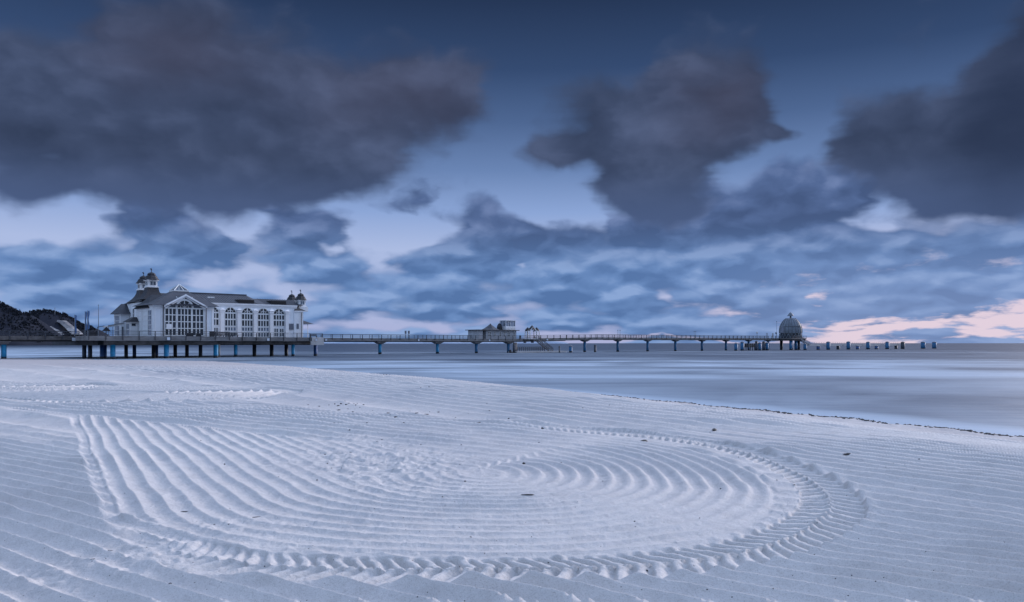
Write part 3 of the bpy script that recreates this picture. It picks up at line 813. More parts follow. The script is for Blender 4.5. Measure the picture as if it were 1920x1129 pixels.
for pa, pb, ya, yb in ((447, 476.5, 561.5, 569.3), (508, 536.5, 563.5, 572.0)):
    a_, b_ = U(pa, WH+1), U(pb, WH+1)
    q = MB().box(a_, b_, WH+1.0, WH+4, ez-.1, Zu(ya, U(pa, WH+1), WH+1))
    top = Zu(ya, U(pa, WH+1), WH+1)
    for j in range(5): q.box(a_, b_, WH+.9, WH+.98, ez+.1+(top-ez-.2)*j/5, ez+.22+(top-ez-.2)*j/5)
    q.build('ventilation_box', M['louvre'], rfo)
for px, py in ((394,558.5),(402,562.5)):
    u = U(px, -9); zz = Zu(py, u, -9); MB().box(u-.9, u+.9, -9.6, -8.6, zz-.5, zz+.25).build('skylight', M['trim'], rfo)

# --- towers
def tower(parent, px, w, s, y_fin, y_dt, y_db, y_lb, y_fl=None, fl=None, nm='tower'):
    u = U(px, w); z = lambda y: Zu(y, u, w)
    zd, zt_, zl, zf = z(y_db), z(y_dt), z(y_lb), z(y_fin)
    L = s/2
    body = MB().box(u-L*.86, u+L*.86, w-L*.86, w+L*.86, zl, zd-.05)
    body.box(u-L*1.05, u+L*1.05, w-L*1.05, w+L*1.05, zl-.15, zl+.12).box(u-L*1.08, u+L*1.08, w-L*1.08, w+L*1.08, zd-.22, zd-.03)
    o = body.build(nm, M['white2'], parent)
    lz0, lz1 = zl+(zd-zl)*.25, zd-.4
    window(o, w-L*.86, u-L*.5, u+L*.5, lz0, lz1, 2, 1, 'glass_mid', fr=.08, mu=.05)
    side_window(o, u-L*.86, w-L*.5, w+L*.5, lz0, lz1, 2, 1, 'glass_mid')
    H = zt_-zd
    prof = [(1.62,0),(1.52,.10),(1.32,.22),(1.20,.38),(1.05,.52),(.80,.60),(.86,.66),(.80,.78),(.58,.88),(.25,.96),(.10,1.0)]
    d = MB().lathe(u, w, [(L*r/1.1*.98, zd+H*t) for r, t in prof], 8, rot=math.pi/8).build('tower_dome', M['roof2'], o)
    MB().lathe(u, w, [(.10, zt_-.1), (.07, zt_+.4), (.2, zt_+.55), (.07, zt_+.75), (.04, zf)], 6).box(u-.35, u+.05, w-.03, w+.03, zf-.35, zf-.15).build('finial', M['rail'], d)
    if y_fl:
        zb = z(y_fl); Hh = zl-zb; q = MB(); pr = []
        for i in range(9):
            t_ = i/8; r = L*1.0+(fl/2-L*1.0)*(1-t_)**2.2; pr.append((r*math.sqrt(2), zb+Hh*t_))
        q.lathe(u, w, pr, 4, rot=math.pi/4); q.build('flared_roof', M['roof2'], o)
    return u
# --- entrance wing with the two tall towers (left facade)
b0 = U(275, -13); 
bz = Zu(568.5, b0, -2)
B = MB().box(b0, b0+13, -13, 4, DECK, bz).build('entrance_wing', M['white'], RS)
tower(RS, 284.0, -10, 2.55, 502.5, 510.2, 525.4, 538.4, 562.5, 5.9)
tower(RS, 269.2, -2.0, 2.55, 509.8, 516.8, 531.8, 543.6, 567.8, 6.4)
MB().add([(b0-.3,-13.3,bz),(b0+13,-13.3,bz),(b0+13,4.3,bz),(b0-.3,4.3,bz),(b0+5,-6,bz+2.6),(b0+13,-6,bz+2.6)], [(0,1,5,4),(2,3,4,5),(3,0,4),(1,2,5),(0,3,2,1)]).build('wing_roof', M['roof2'], B)
for wa, wb_ in ((-12.2,-11.2), (-9.6,-8.6), (-6.8,-5.6), (-3.6,-2.6), (0,1.2)):
    side_window(B, b0, wa, wb_, DECK+4.6, DECK+7.0, 1, 2, 'glass_mid')
    side_window(B, b0, wa, wb_, DECK+.4, DECK+3.0, 1, 2, 'glass_pale')
# --- left wing with hipped roof
v0, v1 = U(226, 0), U(248, 0); vz = Zu(588, v0, 0)
V = MB().box(v0, v1+3, 0, 5.5, DECK, vz).build('side_wing', M['white'], RS)
zr_ = Zu(570.3, v1, 2.5)
MB().add([(v0-.8,-.9,vz-.05),(v1+3,-.9,vz-.05),(v1+3,6.3,vz-.05),(v0-.8,6.3,vz-.05),(v0+.9,2.6,zr_),(v1+3,2.6,zr_)], [(0,1,5,4),(2,3,4,5),(3,0,4),(1,2,5),(0,3,2,1)]).build('wing_roof', M['roof'], V)
MB().add([(v0+2.2,-1.6,vz-.35),(v1+1,-1.6,vz-.35),(v1+1,.9,vz+1.6),(v0+4.6,.9,vz+1.6)], [(0,1,2,3)]).add([(v0+2.2,-1.6,vz-.35),(v0+4.6,.9,vz+1.6),(v0+2.2,1.2,vz-.35)], [(0,1,2)]).build('lean_to_roof', M['roof'], V)
side_window(V, v0, .8, 4.6, DECK+.5, vz-.6, 4, 4, 'glass_pale')
for px in (230, 241): window(V, 0, U(px-1.5, 0), U(px+1.5, 0), DECK+.4, DECK+2.6, 1, 2, 'glass_mid', fr=.08)
# --- porch
p0 = U(243, -14); pw0, pw1 = -14.5, -11.2
PZ = Zu(603.4, p0, -14)
Pq = MB().box(p0, p0+3.0, pw0, pw1, DECK, PZ).build('porch', M['white2'], RS)
MB().frus(p0-.7, p0+3.7, pw0-.7, pw1+.5, PZ, p0+1.2, p0+3.6, pw0+1.0, pw1, PZ+1.15).build('porch_roof', M['roof2'], Pq)
window(Pq, pw0, p0+1.7, p0+2.7, DECK+.1, PZ-.4, 1, 3, 'glass', fr=.1).name = 'door'
window(Pq, pw0, p0+.3, p0+1.2, PZ-1.0, PZ-.4, 1, 1, 'glass', fr=.06)
side_window(Pq, p0, pw0+.6, pw1-.6, DECK+.3, PZ-.5, 2, 2)
# --- side block behind the gable block
k0 = U(276.5, -21); kz = Zu(576, k0, -18)
K = MB().box(k0, k0+9, -22, -13.02, DECK, kz).build('side_block', M['white'], RS)
kr = Zu(553.2, k0+4, -17)
MB().add([(k0-.6,-22.6,kz-.3),(k0+9,-22.6,kz-.3),(k0+9,-12.4,kz-.3),(k0-.6,-12.4,kz-.3),(k0+2.2,-17,kr),(k0+9,-17,kr)], [(0,1,5,4),(2,3,4,5),(3,0,4),(1,2,5),(0,3,2,1)]).build('block_roof', M['roof2'], K)
side_window(K, k0, -21.3, -17.6, DECK+.4, kz-1.0, 3, 5, 'glass_mid')
side_window(K, k0, -16.9, -13.6, DECK+.4, kz-1.0, 3, 5, 'glass_pale')
window(K, -22, k0+.4, k0+1.7, DECK+.3, DECK+2.5, 1, 2, 'glass_mid', fr=.08)

# --- gable block
WG = -25.0
g0, g1 = U(287, WG), U(401.5, WG); gz = Zu(572.6, U(345, WG), WG)
GB = MB().box(g0, g1, WG, -13.05, DECK, gz).build('gable_block', M['white'], RS)
side_window(GB, g0, -24, -21.9, DECK+.4, gz-1.3, 2, 5, 'glass_pale')
tw = -18.0; ta, tb_ = U(322.5, tw), U(348.5, tw); tz = Zu(547.2, U(335, tw), tw)
rm = MB().frus(g0-.8, g1+.9, WG-1.0, -12.2, gz-.08, ta, tb_, tw-1.6, tw+1.6, tz)
rmo = rm.build('block_roof', M['roof'], GB)
# glass lantern on top
apx = U(333.5, tw); az = Zu(533.0, apx, tw)
ln = MB().box(ta-.15, tb_+.15, tw-1.75, tw+1.75, tz, tz+.3)
for (x, y) in ((ta,tw-1.6),(tb_,tw-1.6),(ta,tw+1.6),(tb_,tw+1.6)): ln.bar((x, y, tz+.3), ((ta+tb_)/2, tw, az), .09)
for t_ in (.33, .66): ln.bar((ta+(tb_-ta)*t_, tw-1.6, tz+.3), ((ta+tb_)/2, tw, az), .06)
lo_ = ln.build('roof_lantern', M['trim'], rmo)
MB().add([(ta,tw-1.5,tz+.28),(tb_,tw-1.5,tz+.28),(tb_,tw+1.5,tz+.28),(ta,tw+1.5,tz+.28),((ta+tb_)/2,tw,az-.12)], [(0,1,4),(1,2,4),(2,3,4),(3,0,4),(0,3,2,1)]).build('pane', M['glass_mid'], lo_)
# pediment: gable roof projecting to the front
gc = U(346.3, WG); gl, gr_ = U(308.6, WG), U(383.4, WG); gp = Zu(553.2, gc, WG); gze = Zu(574.8, gc, WG)
pd = MB()
pd.add([(gl-.3,WG-.75,gze-.05),(gc,WG-.75,gp+.1),(gr_+.3,WG-.75,gze-.05),(gl-.3,-19,gze-.05),(gc,-19,gp+.1),(gr_+.3,-19,gze-.05)], [(0,1,4,3),(1,2,5,4)]).build('gable_roof', M['roof'], GB)
sl_ = (gp-gze)/(gc-gl)
bg_ = MB()
for s, e in ((-1, gl), (1, gr_)):
    bg_.prism([(e+s*.35, gze-.28), (gc, gp-.28-.0), (gc, gp+.16), (e+s*.35, gze+.14)], WG-.9, WG-.62)
    bg_.prism([(e+s*.05, gze-.62), (gc, gp-.60), (gc, gp-.30), (e+s*.05, gze-.32)], WG-.6, WG-.3)
bg_.build('bargeboard', M['white2'], GB)
pz = MB().prism([(gl+.2, gze-.45), (gr_-.2, gze-.45), (gc, gp-.35)], WG-.06, WG-.03).build('gable_glazing', M['glass_mid'], GB)
# downpipes either side of the gable
for x in (gl-.35, gr_+.35):
    MB().lathe(x, WG-.25, [(.09, DECK), (.09, gz-.1)], 8).build('downpipe', M['roof'], GB)
# window wall, three sections
zz = [Zu(y, gc, WG) for y in (578.6, 590.6, 603.4, 616.2)]
secs = [(309.6, 329.2, 3), (333.0, 357.8, 4), (360.9, 380.6, 3)]
zb = DECK+.35; ztp = Zu(578.6, gc, WG)
fr_ = MB()
for pa, pb, nc in secs:
    o = window(GB, WG, U(pa, WG), U(pb, WG), zb, ztp, nc, 4, 'glass', False, fr=.2, mu=.10, proud=.2)
cu_ = U(345.4, WG); Rr = (U(357.8, WG)-U(333.0, WG))/2+.15
ar = MB(); zc_a = ztp+.15
ar.band((cu_, zc_a), Rr, Rr+.42, 0, math.pi, WG-.34, WG-.07, 22)
ar.band((cu_, zc_a), Rr*.52, Rr*.60, 0, math.pi, WG-.24, WG-.06, 14)
for a in (.25, .5, .75):
    aa = a*math.pi; ar.bar((cu_+Rr*.05*math.cos(aa), WG-.16, zc_a+Rr*.05*math.sin(aa)), (cu_+Rr*math.cos(aa), WG-.16, zc_a+Rr*math.sin(aa)), (.07, .07))
for a in (.30, .70):
    aa = a*math.pi; ar.bar((cu_+(Rr+.3)*math.cos(aa), WG-.16, zc_a+(Rr+.3)*math.sin(aa)), (cu_+(Rr+1.5)*math.cos(aa), WG-.16, zc_a+(Rr+1.5)*math.sin(aa)), (.08, .07))
ar.box(cu_-.1, cu_+.1, WG-.23, WG-.08, zc_a+Rr+.3, gp-.45)
ar.box(gl+.1, gr_-.1, WG-.26, WG-.065, zc_a-.28, zc_a-.02)
ao = ar.build('arched_window', M['trim'], GB)
MB().prism([(cu_+Rr*math.cos(math.pi*i/20), zc_a+Rr*math.sin(math.pi*i/20)) for i in range(21)], WG-.062, WG-.058).build('pane', M['glass'], ao)
MB().box(U(311, WG), U(321, WG), WG-.34, WG-.24, Zu(617.5, gc, WG), Zu(608, gc, WG)).build('notice_board', M['white2'], GB)
for px in (296.5, 391.5):   # shallow wall panels
    u = U(px, WG); hw = (U(px+6, WG)-U(px-6, WG))/2
    q = MB(); zt2 = gz-.9
    for s in (-1, 1): q.box(u+s*hw-.1, u+s*hw+.1, WG-.1, WG-.01, DECK+.3, zt2)
    q.box(u-hw-.2, u+hw+.2, WG-.16, WG-.012, zt2+.01, zt2+.2)
    q.build('wall_moulding', M['white2'], GB)

# --- right end
e0, e1 = U(551.5, WH-.2), U(568.6, WH-.2); ez1 = Zu(583.2, e0, WH)
E_ = MB().box(e0, e1, WH-.2, 2, DECK, ez1).box(h1+.01, e1-1.5, WH+1.0, 1, ez1, hz-.3).build('end_pavilion', M['white'], RS)
MB().box(e0-.0, e1+.15, WH-.42, WH-.22, ez1-.2, ez1+.08).build('cornice', M['white2'], E_)
MB().frus(e0, e0+3.4, WH-.4, WH+1, ez1+.1, e0+.6, e0+1.2, WH+.4, WH+1, ez1+1.1).build('wing_roof', M['roof2'], E_)
MB().lathe(U(565.2, WH-.4), WH-.5, [(.1, DECK), (.1, ez1-.4)], 8).build('downpipe', M['roof'], E_)
tower(RS, 563.8, -11.5, 2.3, 542.6, 549.6, 562.8, 574.2, nm='tower')
tower(RS, 547.2, -4.5, 2.3, 544.2, 551.4, 564.2, 574.5, nm='tower')
MB().box(U(563.8,-11.5)-1.35, U(563.8,-11.5)+1.35, -13.2, -10, ez1, Zu(574.2, U(563.8,-11.5), -11.5)-.16).build('tower_base', M['white2'], E_)
cn = thing('canopy', 'small pitched canopy on a post at the right end of the restaurant', 'canopy', e1+1.6, -11, DECK)
cz = Zu(607.4, e1, -12)
MB().frus(e1+.05, e1+3.6, -13.4, -7, cz, e1+.05, e1+1.0, -12, -8, cz+1.0).build('canopy_roof', M['roof'], cn)
MB().lathe(e1+2.2, -12.6, [(.11, DECK), (.09, cz)], 8).build('post', M['trim'], cn)
MB().lathe(e1+2.2, -8, [(.11, DECK), (.09, cz)], 8).build('post', M['trim'], cn)

# --- terrace left of the restaurant
aw = thing('awning', 'white sloping cloth awning on posts left of the restaurant', 'awning', U(215, -6), -6, DECK)
wa_ = -7; q = MB()
zA, zB = Zu(611.5, U(203, wa_), wa_), Zu(606.2, U(233, wa_), wa_)
uA_, uB_ = U(202, wa_), U(233, wa_)
q.add([(uA_,wa_,zA),(uB_,wa_,zB),(uB_,wa_+4,zB),(uA_,wa_+4,zA),(uA_,wa_,zA-.35),(uB_,wa_,zB-.28),(uB_,wa_+4,zB-.28),(uA_,wa_+4,zA-.35)], [(0,1,2,3),(4,7,6,5),(0,4,5,1),(1,5,6,2),(2,6,7,3),(3,7,4,0)])
q.build('awning_cloth', M['sail'], aw)
MB().bar((uA_, wa_-.05, zA+.1), (uB_, wa_-.05, zB+.1), .07).build('awning_bar', M['rail'], aw)
for px in (204, 212, 222): u = U(px, wa_); MB().lathe(u, wa_+.2, [(.07, DECK), (.06, zA-.1)], 6).build('post', M['steel'], aw)
for px, lab in ((199.5, 'dark folded sun umbrella beside the white awning'),):
    u = U(px, -10); t = thing('parasol', lab, 'parasol', u, -10, DECK)
    MB().lathe(u, -10, [(.05, DECK), (.04, DECK+2.4)], 6).build('pole', M['steel'], t)
    MB().lathe(u, -10, [(1.05, DECK+1.25), (.95, DECK+1.35), (.5, DECK+1.9), (.06, DECK+2.3)], 8).build('parasol_cloth', M['dark'], t)
# cafe tables and benches by the rail, dark silhouettes
def bench(px, w, lab, n=2.2):
    u = U(px, w); t = thing('bench', lab, 'bench', u, w, DECK, 'dark benches behind the platform railing')
    MB().box(u-n/2, u+n/2, w-.22, w+.22, DECK+.42, DECK+.48).build('seat', M['louvre'], t)
    q = MB()
    for j in range(3): q.box(u-n/2, u+n/2, w+.24, w+.28, DECK+.55+.16*j, DECK+.66+.16*j)
    q.build('backrest', M['louvre'], t)
    for s in (-1, 1): MB().box(u+s*(n/2-.2)-.05, u+s*(n/2-.2)+.05, w-.2, w+.23, DECK, DECK+.42).build('leg', M['rail'], t)
for px, w, lab in ((404, -17.4, 'dark bench nearest the gable front, leftmost in the row by the railing'), (412, -17.2, 'dark bench second from the gable front by the railing'),
                   (421, -17.2, 'dark bench third from the gable front by the railing'), (430, -17.0, 'dark bench fourth from the gable front by the railing'), (438.5, -17.2, 'dark bench at the step of the platform edge, last in the row'),
                   (588, -14, 'dark bench at the right end of the restaurant platform')):
    bench(px, w if px > 500 else -21.5, lab)
def boxy(name, lab, cat, px, w, wd, hgt, m, z0=DECK, dep=.6, group=None):
    u = U(px, w); t = thing(name, lab, cat, u, w, z0, group)
    MB().box(u-wd/2, u+wd/2, w-dep/2, w+dep/2, z0, z0+hgt).build('body', M[m], t)
    MB().box(u-wd/2-.05, u+wd/2+.05, w-dep/2-.05, w+dep/2+.05, z0+hgt+.002, z0+hgt+.08).build('lid', M['rail'], t)
boxy('storage_chest', 'dark chest standing at the step of the platform railing', 'chest', 397.5, -27.5, 1.0, 1.2, 'louvre')
boxy('storage_chest', 'black planter box by the rail in front of the glazed gable', 'planter', 355.5, -27.2, 1.6, .8, 'dark')
boxy('storage_chest', 'smaller black planter box by the rail right of the glazed gable centre', 'planter', 372.5, -27.2, 1.0, .7, 'dark')
boxy('storage_chest', 'dark box on the terrace at the far left of the platform', 'box', 172, -24, 1.2, .9, 'dark')

# small pale signs on the edge of the deck
def sign(px, py, w, s, lab, zc=None):
    u = U(px, w); z = Zu(py, u, w); t = thing('sign', lab, 'sign', u, w, z-s/2, 'small pale signs fixed to the pier edge')
    MB().box(u-s/2, u+s/2, w-.08, w, z-s/2, z+s/2).build('sign_face', M['sign'], t)
    q = MB()
    for a, b, c, d_ in ((-1,-.9,-1,1),(.9,1,-1,1),(-.9,.9,-1,-.9),(-.9,.9,.9,1)): q.box(u+a*s/2, u+b*s/2, w-.11, w-.082, z+c*s/2, z+d_*s/2)
    q.build('frame', M['steel'], t)
sign(316, 635, -29.25, .72, 'small pale square sign under the glazed gable on the platform edge')
sign(503, 636.5, -18.75, .72, 'small pale square sign on the platform edge under the fourth arched window')
sign(593, 637, -19.2, .62, 'small pale sign on the light concrete end block of the platform')
sign(611.5, 637.2, -.4, .66, 'small pale sign at the start of the walkway beside the restaurant platform')
sign(785, 637.6, -.4, .66, 'small pale square sign on the walkway between the first two blue piles')
sign(918, 638, -.4, .62, 'small pale sign on the walkway edge below the tent roofed pavilion')
sign(138.5, 636.2, -17.4, .78, 'pale square sign where the approach bridge meets the platform')
sign(1026, 636.8, -.4, .7, 'small pale sign on the walkway beside the landing stairs')
# information boards and thin poles
for px, lab in ((760.5, 'left one of two small boards on posts over the walkway'), (766.5, 'right one of two small boards on posts over the walkway')):
    u = U(px, 3); t = thing('notice_board', lab, 'notice board', u, 3, DECK, 'boards on the walkway')
    MB().box(u-.35, u+.35, 2.95, 3.05, Zu(626, u, 3), Zu(620.2, u, 3)).build('board', M['grey'], t)
    MB().box(u-.05, u+.05, 3.06, 3.14, DECK, Zu(620.6, u, 3)).build('post', M['rail'], t)
for px, y0, w, lab in ((1158.5, 620, 1, 'left thin pole of the pair above the first far blue piles'), (1162.6, 620, 5, 'right thin pole of the pair above the first far blue piles'),
                       (1301.5, 622, 1, 'left thin pole of the far pair on the raised walkway'), (1304.5, 622, 5, 'right thin pole of the far pair on the raised walkway'), (1456.3, 603.5, 2, 'tall thin mast on the pier just left of the dome')):
    u = U(px, w); t = thing('lamp_pole', lab, 'pole', u, w, dz(u), 'thin poles along the walkway')
    MB().lathe(u, w, [(.10, dz(u)), (.06, Zu(y0, u, w))], 6).build('pole', M['steel'], t)
    MB().box(u-.14, u+.14, w-.14, w+.14, Zu(y0, u, w), Zu(y0, u, w)+.25).build('lamp', M['rail'], t)
# flagpoles and mast on the landward side
for px, yt, flag, lab in ((140, 583, 1, 'left flagpole with pale blue furled flag beyond the bridge end'), (159.5, 583.5, 1, 'middle flagpole with long furled flag left of the restaurant'), (164.2, 582, 1, 'right flagpole of the close pair left of the restaurant'),
                          (184.6, 573, 0, 'tall bare pole standing left of the restaurant wing')):
    w = -3; u = U(px, w); yt = {140: 590}.get(px, yt); t = thing('flagpole', lab, 'flagpole', u, w, DECK, 'poles left of the restaurant')
    zt_ = Zu(yt, u, w)
    MB().lathe(u, w, [(.11, DECK-1), (.05, zt_)], 6).build('pole', M['steel'], t)
    if flag:
        q = MB(); zb_ = zt_-4.6; pr = []
        for i in range(9): q.frus(u+.08, u+.35+.12*math.sin(i), w-.06, w+.06, zb_+.5*i, u+.08, u+.35+.12*math.sin(i+1), w-.06, w+.06, zb_+.5*i+.5)
        q.build('flag', M['flag'], t)
    else: MB().lathe(u, w, [(.12, zt_), (.12, zt_+.2)], 6).build('truck', M['steel'], t)
u = U(182.5, -12); t = thing('street_lamp', 'low lamp with a slanted arm on the terrace left of the awning', 'lamp', u, -12, DECK)
MB().lathe(u, -12, [(.08, DECK), (.06, Zu(613.5, u, -12))], 6).build('pole', M['rail'], t)
MB().bar((u, -12, Zu(613.5, u, -12)), (u+1.5, -12, Zu(611, u, -12)), .07).build('lamp_arm', M['rail'], t)

# ================================================================== small pavilion in mid pier
wp_ = 3.0
M['pale'] = mat('weathered_white_boards', (.34,.36,.40), .7, .15, .5)
t = thing('pavilion', 'small white pavilion with a tent roof, dark cupola and glazed lookout on mid pier', 'pavilion', U(933, wp_), wp_, DECK+.03)
pz0 = DECK+.02; q0, q1 = U(897.5, wp_), U(968.5, wp_); rz0 = Zu(619.6, U(933, wp_), wp_)
MB().box(q0, U(905, wp_), wp_, wp_+6, pz0, rz0-.05).box(U(912, wp_), q1, wp_+.1, wp_+6, pz0, rz0-.05).box(U(905, wp_), U(912, wp_), wp_+1.8, wp_+6, pz0, rz0-.05).build('wall', M['pale'], t)
MB().box(q0-.8, q1+.9, wp_-.7, wp_+6.7, rz0-.04, rz0+.22).build('roof', M['roof'], t)
uc = U(919.5, wp_+3); MB().lathe(uc, wp_+3, [(3.6, rz0+.22), (2.3, Zu(615.6, uc, wp_+3)), (1.1, Zu(611.5, uc, wp_+3)), (.3, Zu(608.3, uc, wp_+3)), (.05, Zu(606.6, uc, wp_+3))], 8, rot=.39).build('tent_roof', M['roof'], t)
uc = U(936.5, wp_+3); zf_ = lambda y: Zu(y, uc, wp_+3)
d_ = MB().lathe(uc, wp_+3, [(1.05, rz0+.22), (1.0, zf_(613.5)), (.78, zf_(610)), (.55, zf_(608.6)), (.6, zf_(607.9)), (.35, zf_(606.9)), (.06, zf_(606.0))], 10).build('cupola', M['roof2'], t)
MB().lathe(uc, wp_+3, [(.05, zf_(606.2)), (.03, zf_(602))], 5).build('finial', M['rail'], d_)
l0, l1 = U(948.5, wp_+1), U(966.2, wp_+1); zl0, zl1 = rz0+.23, Zu(600.8, l0, wp_+1)
lk = MB().box(l0, l1, wp_+1, wp_+4.2, zl0, Zu(611.8, l0, wp_+1)).box(l0-.2, l1+.2, wp_+.8, wp_+4.4, zl1-.12, zl1+.12)
for i in range(5):
    x = l0+(l1-l0)*i/4
    lk.box(x-.06, x+.06, wp_+1, wp_+1.12, Zu(611.8, l0, wp_+1), zl1-.12); lk.box(x-.06, x+.06, wp_+4.08, wp_+4.2, Zu(611.8, l0, wp_+1), zl1-.12)
for y in (wp_+2, wp_+3): lk.box(l0, l0+.1, y-.05, y+.05, Zu(611.8, l0, wp_+1), zl1-.12)
lko = lk.build('lookout', M['white2'], t)
MB().box(l0+.04, l1-.04, wp_+1.14, wp_+4.06, Zu(611.8, l0, wp_+1), zl1-.13).build('pane', M['glass_pale'], lko)
zs_ = Zu(614.2, l0, wp_+1); MB().box(l0-.35, l1+.2, wp_+.7, wp_+.76, zs_-.15, zs_+.02).box(l0-.35, l1+.2, wp_+.7, wp_+.76, zs_-.6, zs_-.5).build('balcony_rail', M['trim'], lko)
for px, a in ((918, 1), (928, 0), (938, 0), (946, 0), (954.5, 1), (964, 0)):
    window(t, wp_+.1, U(px-(2.6 if a else 1.1), wp_), U(px+(2.6 if a else 1.1), wp_), pz0+.9 if not a else pz0+.9, rz0-.55, 2 if a else 1, 2, 'glass', fr=.08, mu=.04)
MB().box(U(905.4, wp_), U(908.6, wp_), wp_+1.7, wp_+1.78, pz0, rz0-.5).build('door', M['louvre'], t)
# people-sized litter bin
u = U(975, 2.5); t = thing('litter_bin', 'dark round bin standing on the walkway right of the pavilion', 'bin', u, 2.5, dz(u))
MB().lathe(u, 2.5, [(.26, dz(u)), (.3, dz(u)+1.0)], 10).build('body', M['rail'], t); MB().lathe(u, 2.5, [(.33, dz(u)+1.0), (.1, dz(u)+1.25)], 10).build('lid', M['roof'], t)

# --- ornamental gateway
t = thing('gateway', 'ornate open archway with three dark domes at the top of the landing stairs', 'archway', U(1000.5, 1.2), 1.2, dz(U(1000, 1)))
gw = 1.2
def G_(px): return U(px, gw)
zz0 = dz(G_(1000))
cols = [(990.2,620.3),(994.0,620.3),(1006.6,620.3),(1011.2,620.3)]
for i, (px, y) in enumerate(cols):
    for dw in (0, 1.6):
        MB().lathe(G_(px), gw+dw, [(.2, zz0), (.17, Zu(y, G_(px), gw))], 8).build('column', M['trim'], t)
for a, b in ((989.6, 994.6), (1006.0, 1011.8)):
    q = MB()
    for dw in (-.05, 1.55): q.box(G_(a), G_(b), gw+dw, gw+dw+.12, Zu(621, G_(a), gw), Zu(619.6, G_(a), gw))
    q.build('lintel', M['trim'], t)
    cx_ = (G_(a)+G_(b))/2; MB().lathe(cx_, gw+.8, [(1.0, Zu(620.2, cx_, gw)), (.9, Zu(617.8, cx_, gw)), (.55, Zu(616.6, cx_, gw)), (.5, Zu(615.6, cx_, gw)), (.12, Zu(614.2, cx_, gw)), (.03, Zu(613.2, cx_, gw))], 10).build('dome', M['roof2'], t)
cx_ = G_(1000.3); Ra = (G_(1005.6)-G_(995.0))/2*.86
q = MB(); zc2 = Zu(621.8, cx_, gw)
for dw in (0, 1.5): q.band((cx_, zc2), Ra, Ra+.28, 0, math.pi, gw+dw, gw+dw+.12, 12)
q.build('arch', M['trim'], t)
MB().lathe(cx_, gw+.8, [(1.25, Zu(618.0, cx_, gw)), (1.1, Zu(615.8, cx_, gw)), (.7, Zu(613.6, cx_, gw)), (.62, Zu(612.6, cx_, gw)), (.2, Zu(611, cx_, gw)), (.04, Zu(609.3, cx_, gw))], 10).build('dome', M['roof2'], t)

# --- boat landing with stairs
wl = -5.0
t = thing('boat_landing', 'low boat landing with pale deck edge and stairs below the archway', 'landing', U(1010, wl), wl, 0)
s0, s1 = U(958, wl), U(1063.5, wl); zs = Zu(658.6, U(1010, wl), wl)
MB().box(U(969, wl), s1, wl, wl+4.5, zs-.5, zs).build('lower_deck', M['conc_light'], t)
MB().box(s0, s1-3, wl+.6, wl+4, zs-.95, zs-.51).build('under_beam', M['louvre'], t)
MB().box(U(992, wl+2), U(1011.5, wl+2), wl+1, wl+4.8, dz(U(1000, 0))-.35, dz(U(1000, 0))-.05).build('upper_landing', M['conc_light'], t)
for px in (983.5, 997.5): u = U(px, wl+2); MB().box(u-.35, u+.35, wl+1.4, wl+2.2, dz(u)-1.6, dz(u)-.36).build('bracket', M['conc_dark'], t)
ua, ub = U(1009, wl+1), U(1036.5, wl+1); za, zb_ = dz(ua)-.2, zs
st_ = MB()
for w_ in (wl+.9, wl+3.1): st_.bar((ua, w_, za-.15), (ub, w_, zb_-.05), (.06, .2))
st_.build('stringer', M['conc'], t)
st2 = MB(); n = 20
for i in range(n):
    f_ = (i+.5)/n; st2.box(ua+(ub-ua)*f_-.16, ua+(ub-ua)*f_+.16, wl+.95, wl+3.05, za+(zb_-za)*f_-.03, za+(zb_-za)*f_+.03)
st2.build('stair_tread', M['steel'], t)
st3 = MB()
for w_ in (wl+.85, wl+3.15):
    for h_ in (1.05, .6): st3.bar((ua, w_, za+h_), (ub, w_, zb_+h_), .08)
    for i in range(8):
        f_ = i/7; x = ua+(ub-ua)*f_; st3.bar((x, w_, za+(zb_-za)*f_), (x, w_, za+(zb_-za)*f_+1.05), .05)
for h_ in (1.1, .55): st3.bar((U(992, wl), wl+.9, dz(ua)+h_-.1), (ua, wl+.9, dz(ua)+h_-.1), .05)
st3.build('handrail', M['rail'], t)
lr = MB(); x0, x1 = U(970, wl+4), U(1021, wl+4)
for h_ in (1.5, 1.0, .5): lr.bar((x0, wl+4, zs+h_), (x1, wl+4, zs+h_), .09)
for i in range(15): x = x0+(x1-x0)*i/14; lr.bar((x, wl+4, zs), (x, wl+4, zs+1.5), .09)
lr.build('landing_rail', M['rail'], t)
for px, r in ((964, .5), (966.8, .5), (1010, .3), (1030, .4), (1048, .35)):
    u = U(px, wl+1.5); ztp_ = DECK-1.3 if px < 970 else zs-.76
    pile(t, u, wl+1.5, r, ztp_, 'pile_dark', n=10)
MB().box(s0, U(969, wl), wl+.2, wl+1.0, zs-.4, zs-.2).box(s0, s0+.5, wl+.3, wl+.9, -1, zs+.6).build('fender', M['louvre'], t)

# ================================================================== pier head with the diving bell
wd0 = -7.5
uH0, uH1 = U(1460, 0)+.05, U(1505.5, wd0+2)
t = thing('end_platform', 'wide deck on blue piles at the pier end beneath the dome', 'platform', (uH0+uH1)/2, 0, 0)
hzd = 6.1
MB().box(uH0, uH1, wd0, 9, hzd-.5, hzd).build('deck', M['deck'], t)
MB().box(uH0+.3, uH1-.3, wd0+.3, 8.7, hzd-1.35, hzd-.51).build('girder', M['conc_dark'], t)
fh = lambda u: hzd
railing(t, uH0, uH1, wd0+.05, step=3.2, zf=fh, side=0)
for hh in (1.1, .7, .35): MB().bar((uH0, wd0, hzd+hh), (uH0, 0, hzd+hh), .05).build('side_rail', M['rail'], t)
for px, w, mm in ((1482.7,-6,'pile_full'),(1484.5,4,'pile_full'),(1492.5,-6,'pile_full'),(1497.5,-5,'pile_dark'),(1465,3,'pile_dark')):
    u = U(px, w); pile(t, u, w, .75, hzd-1.36, mm, None, n=12)
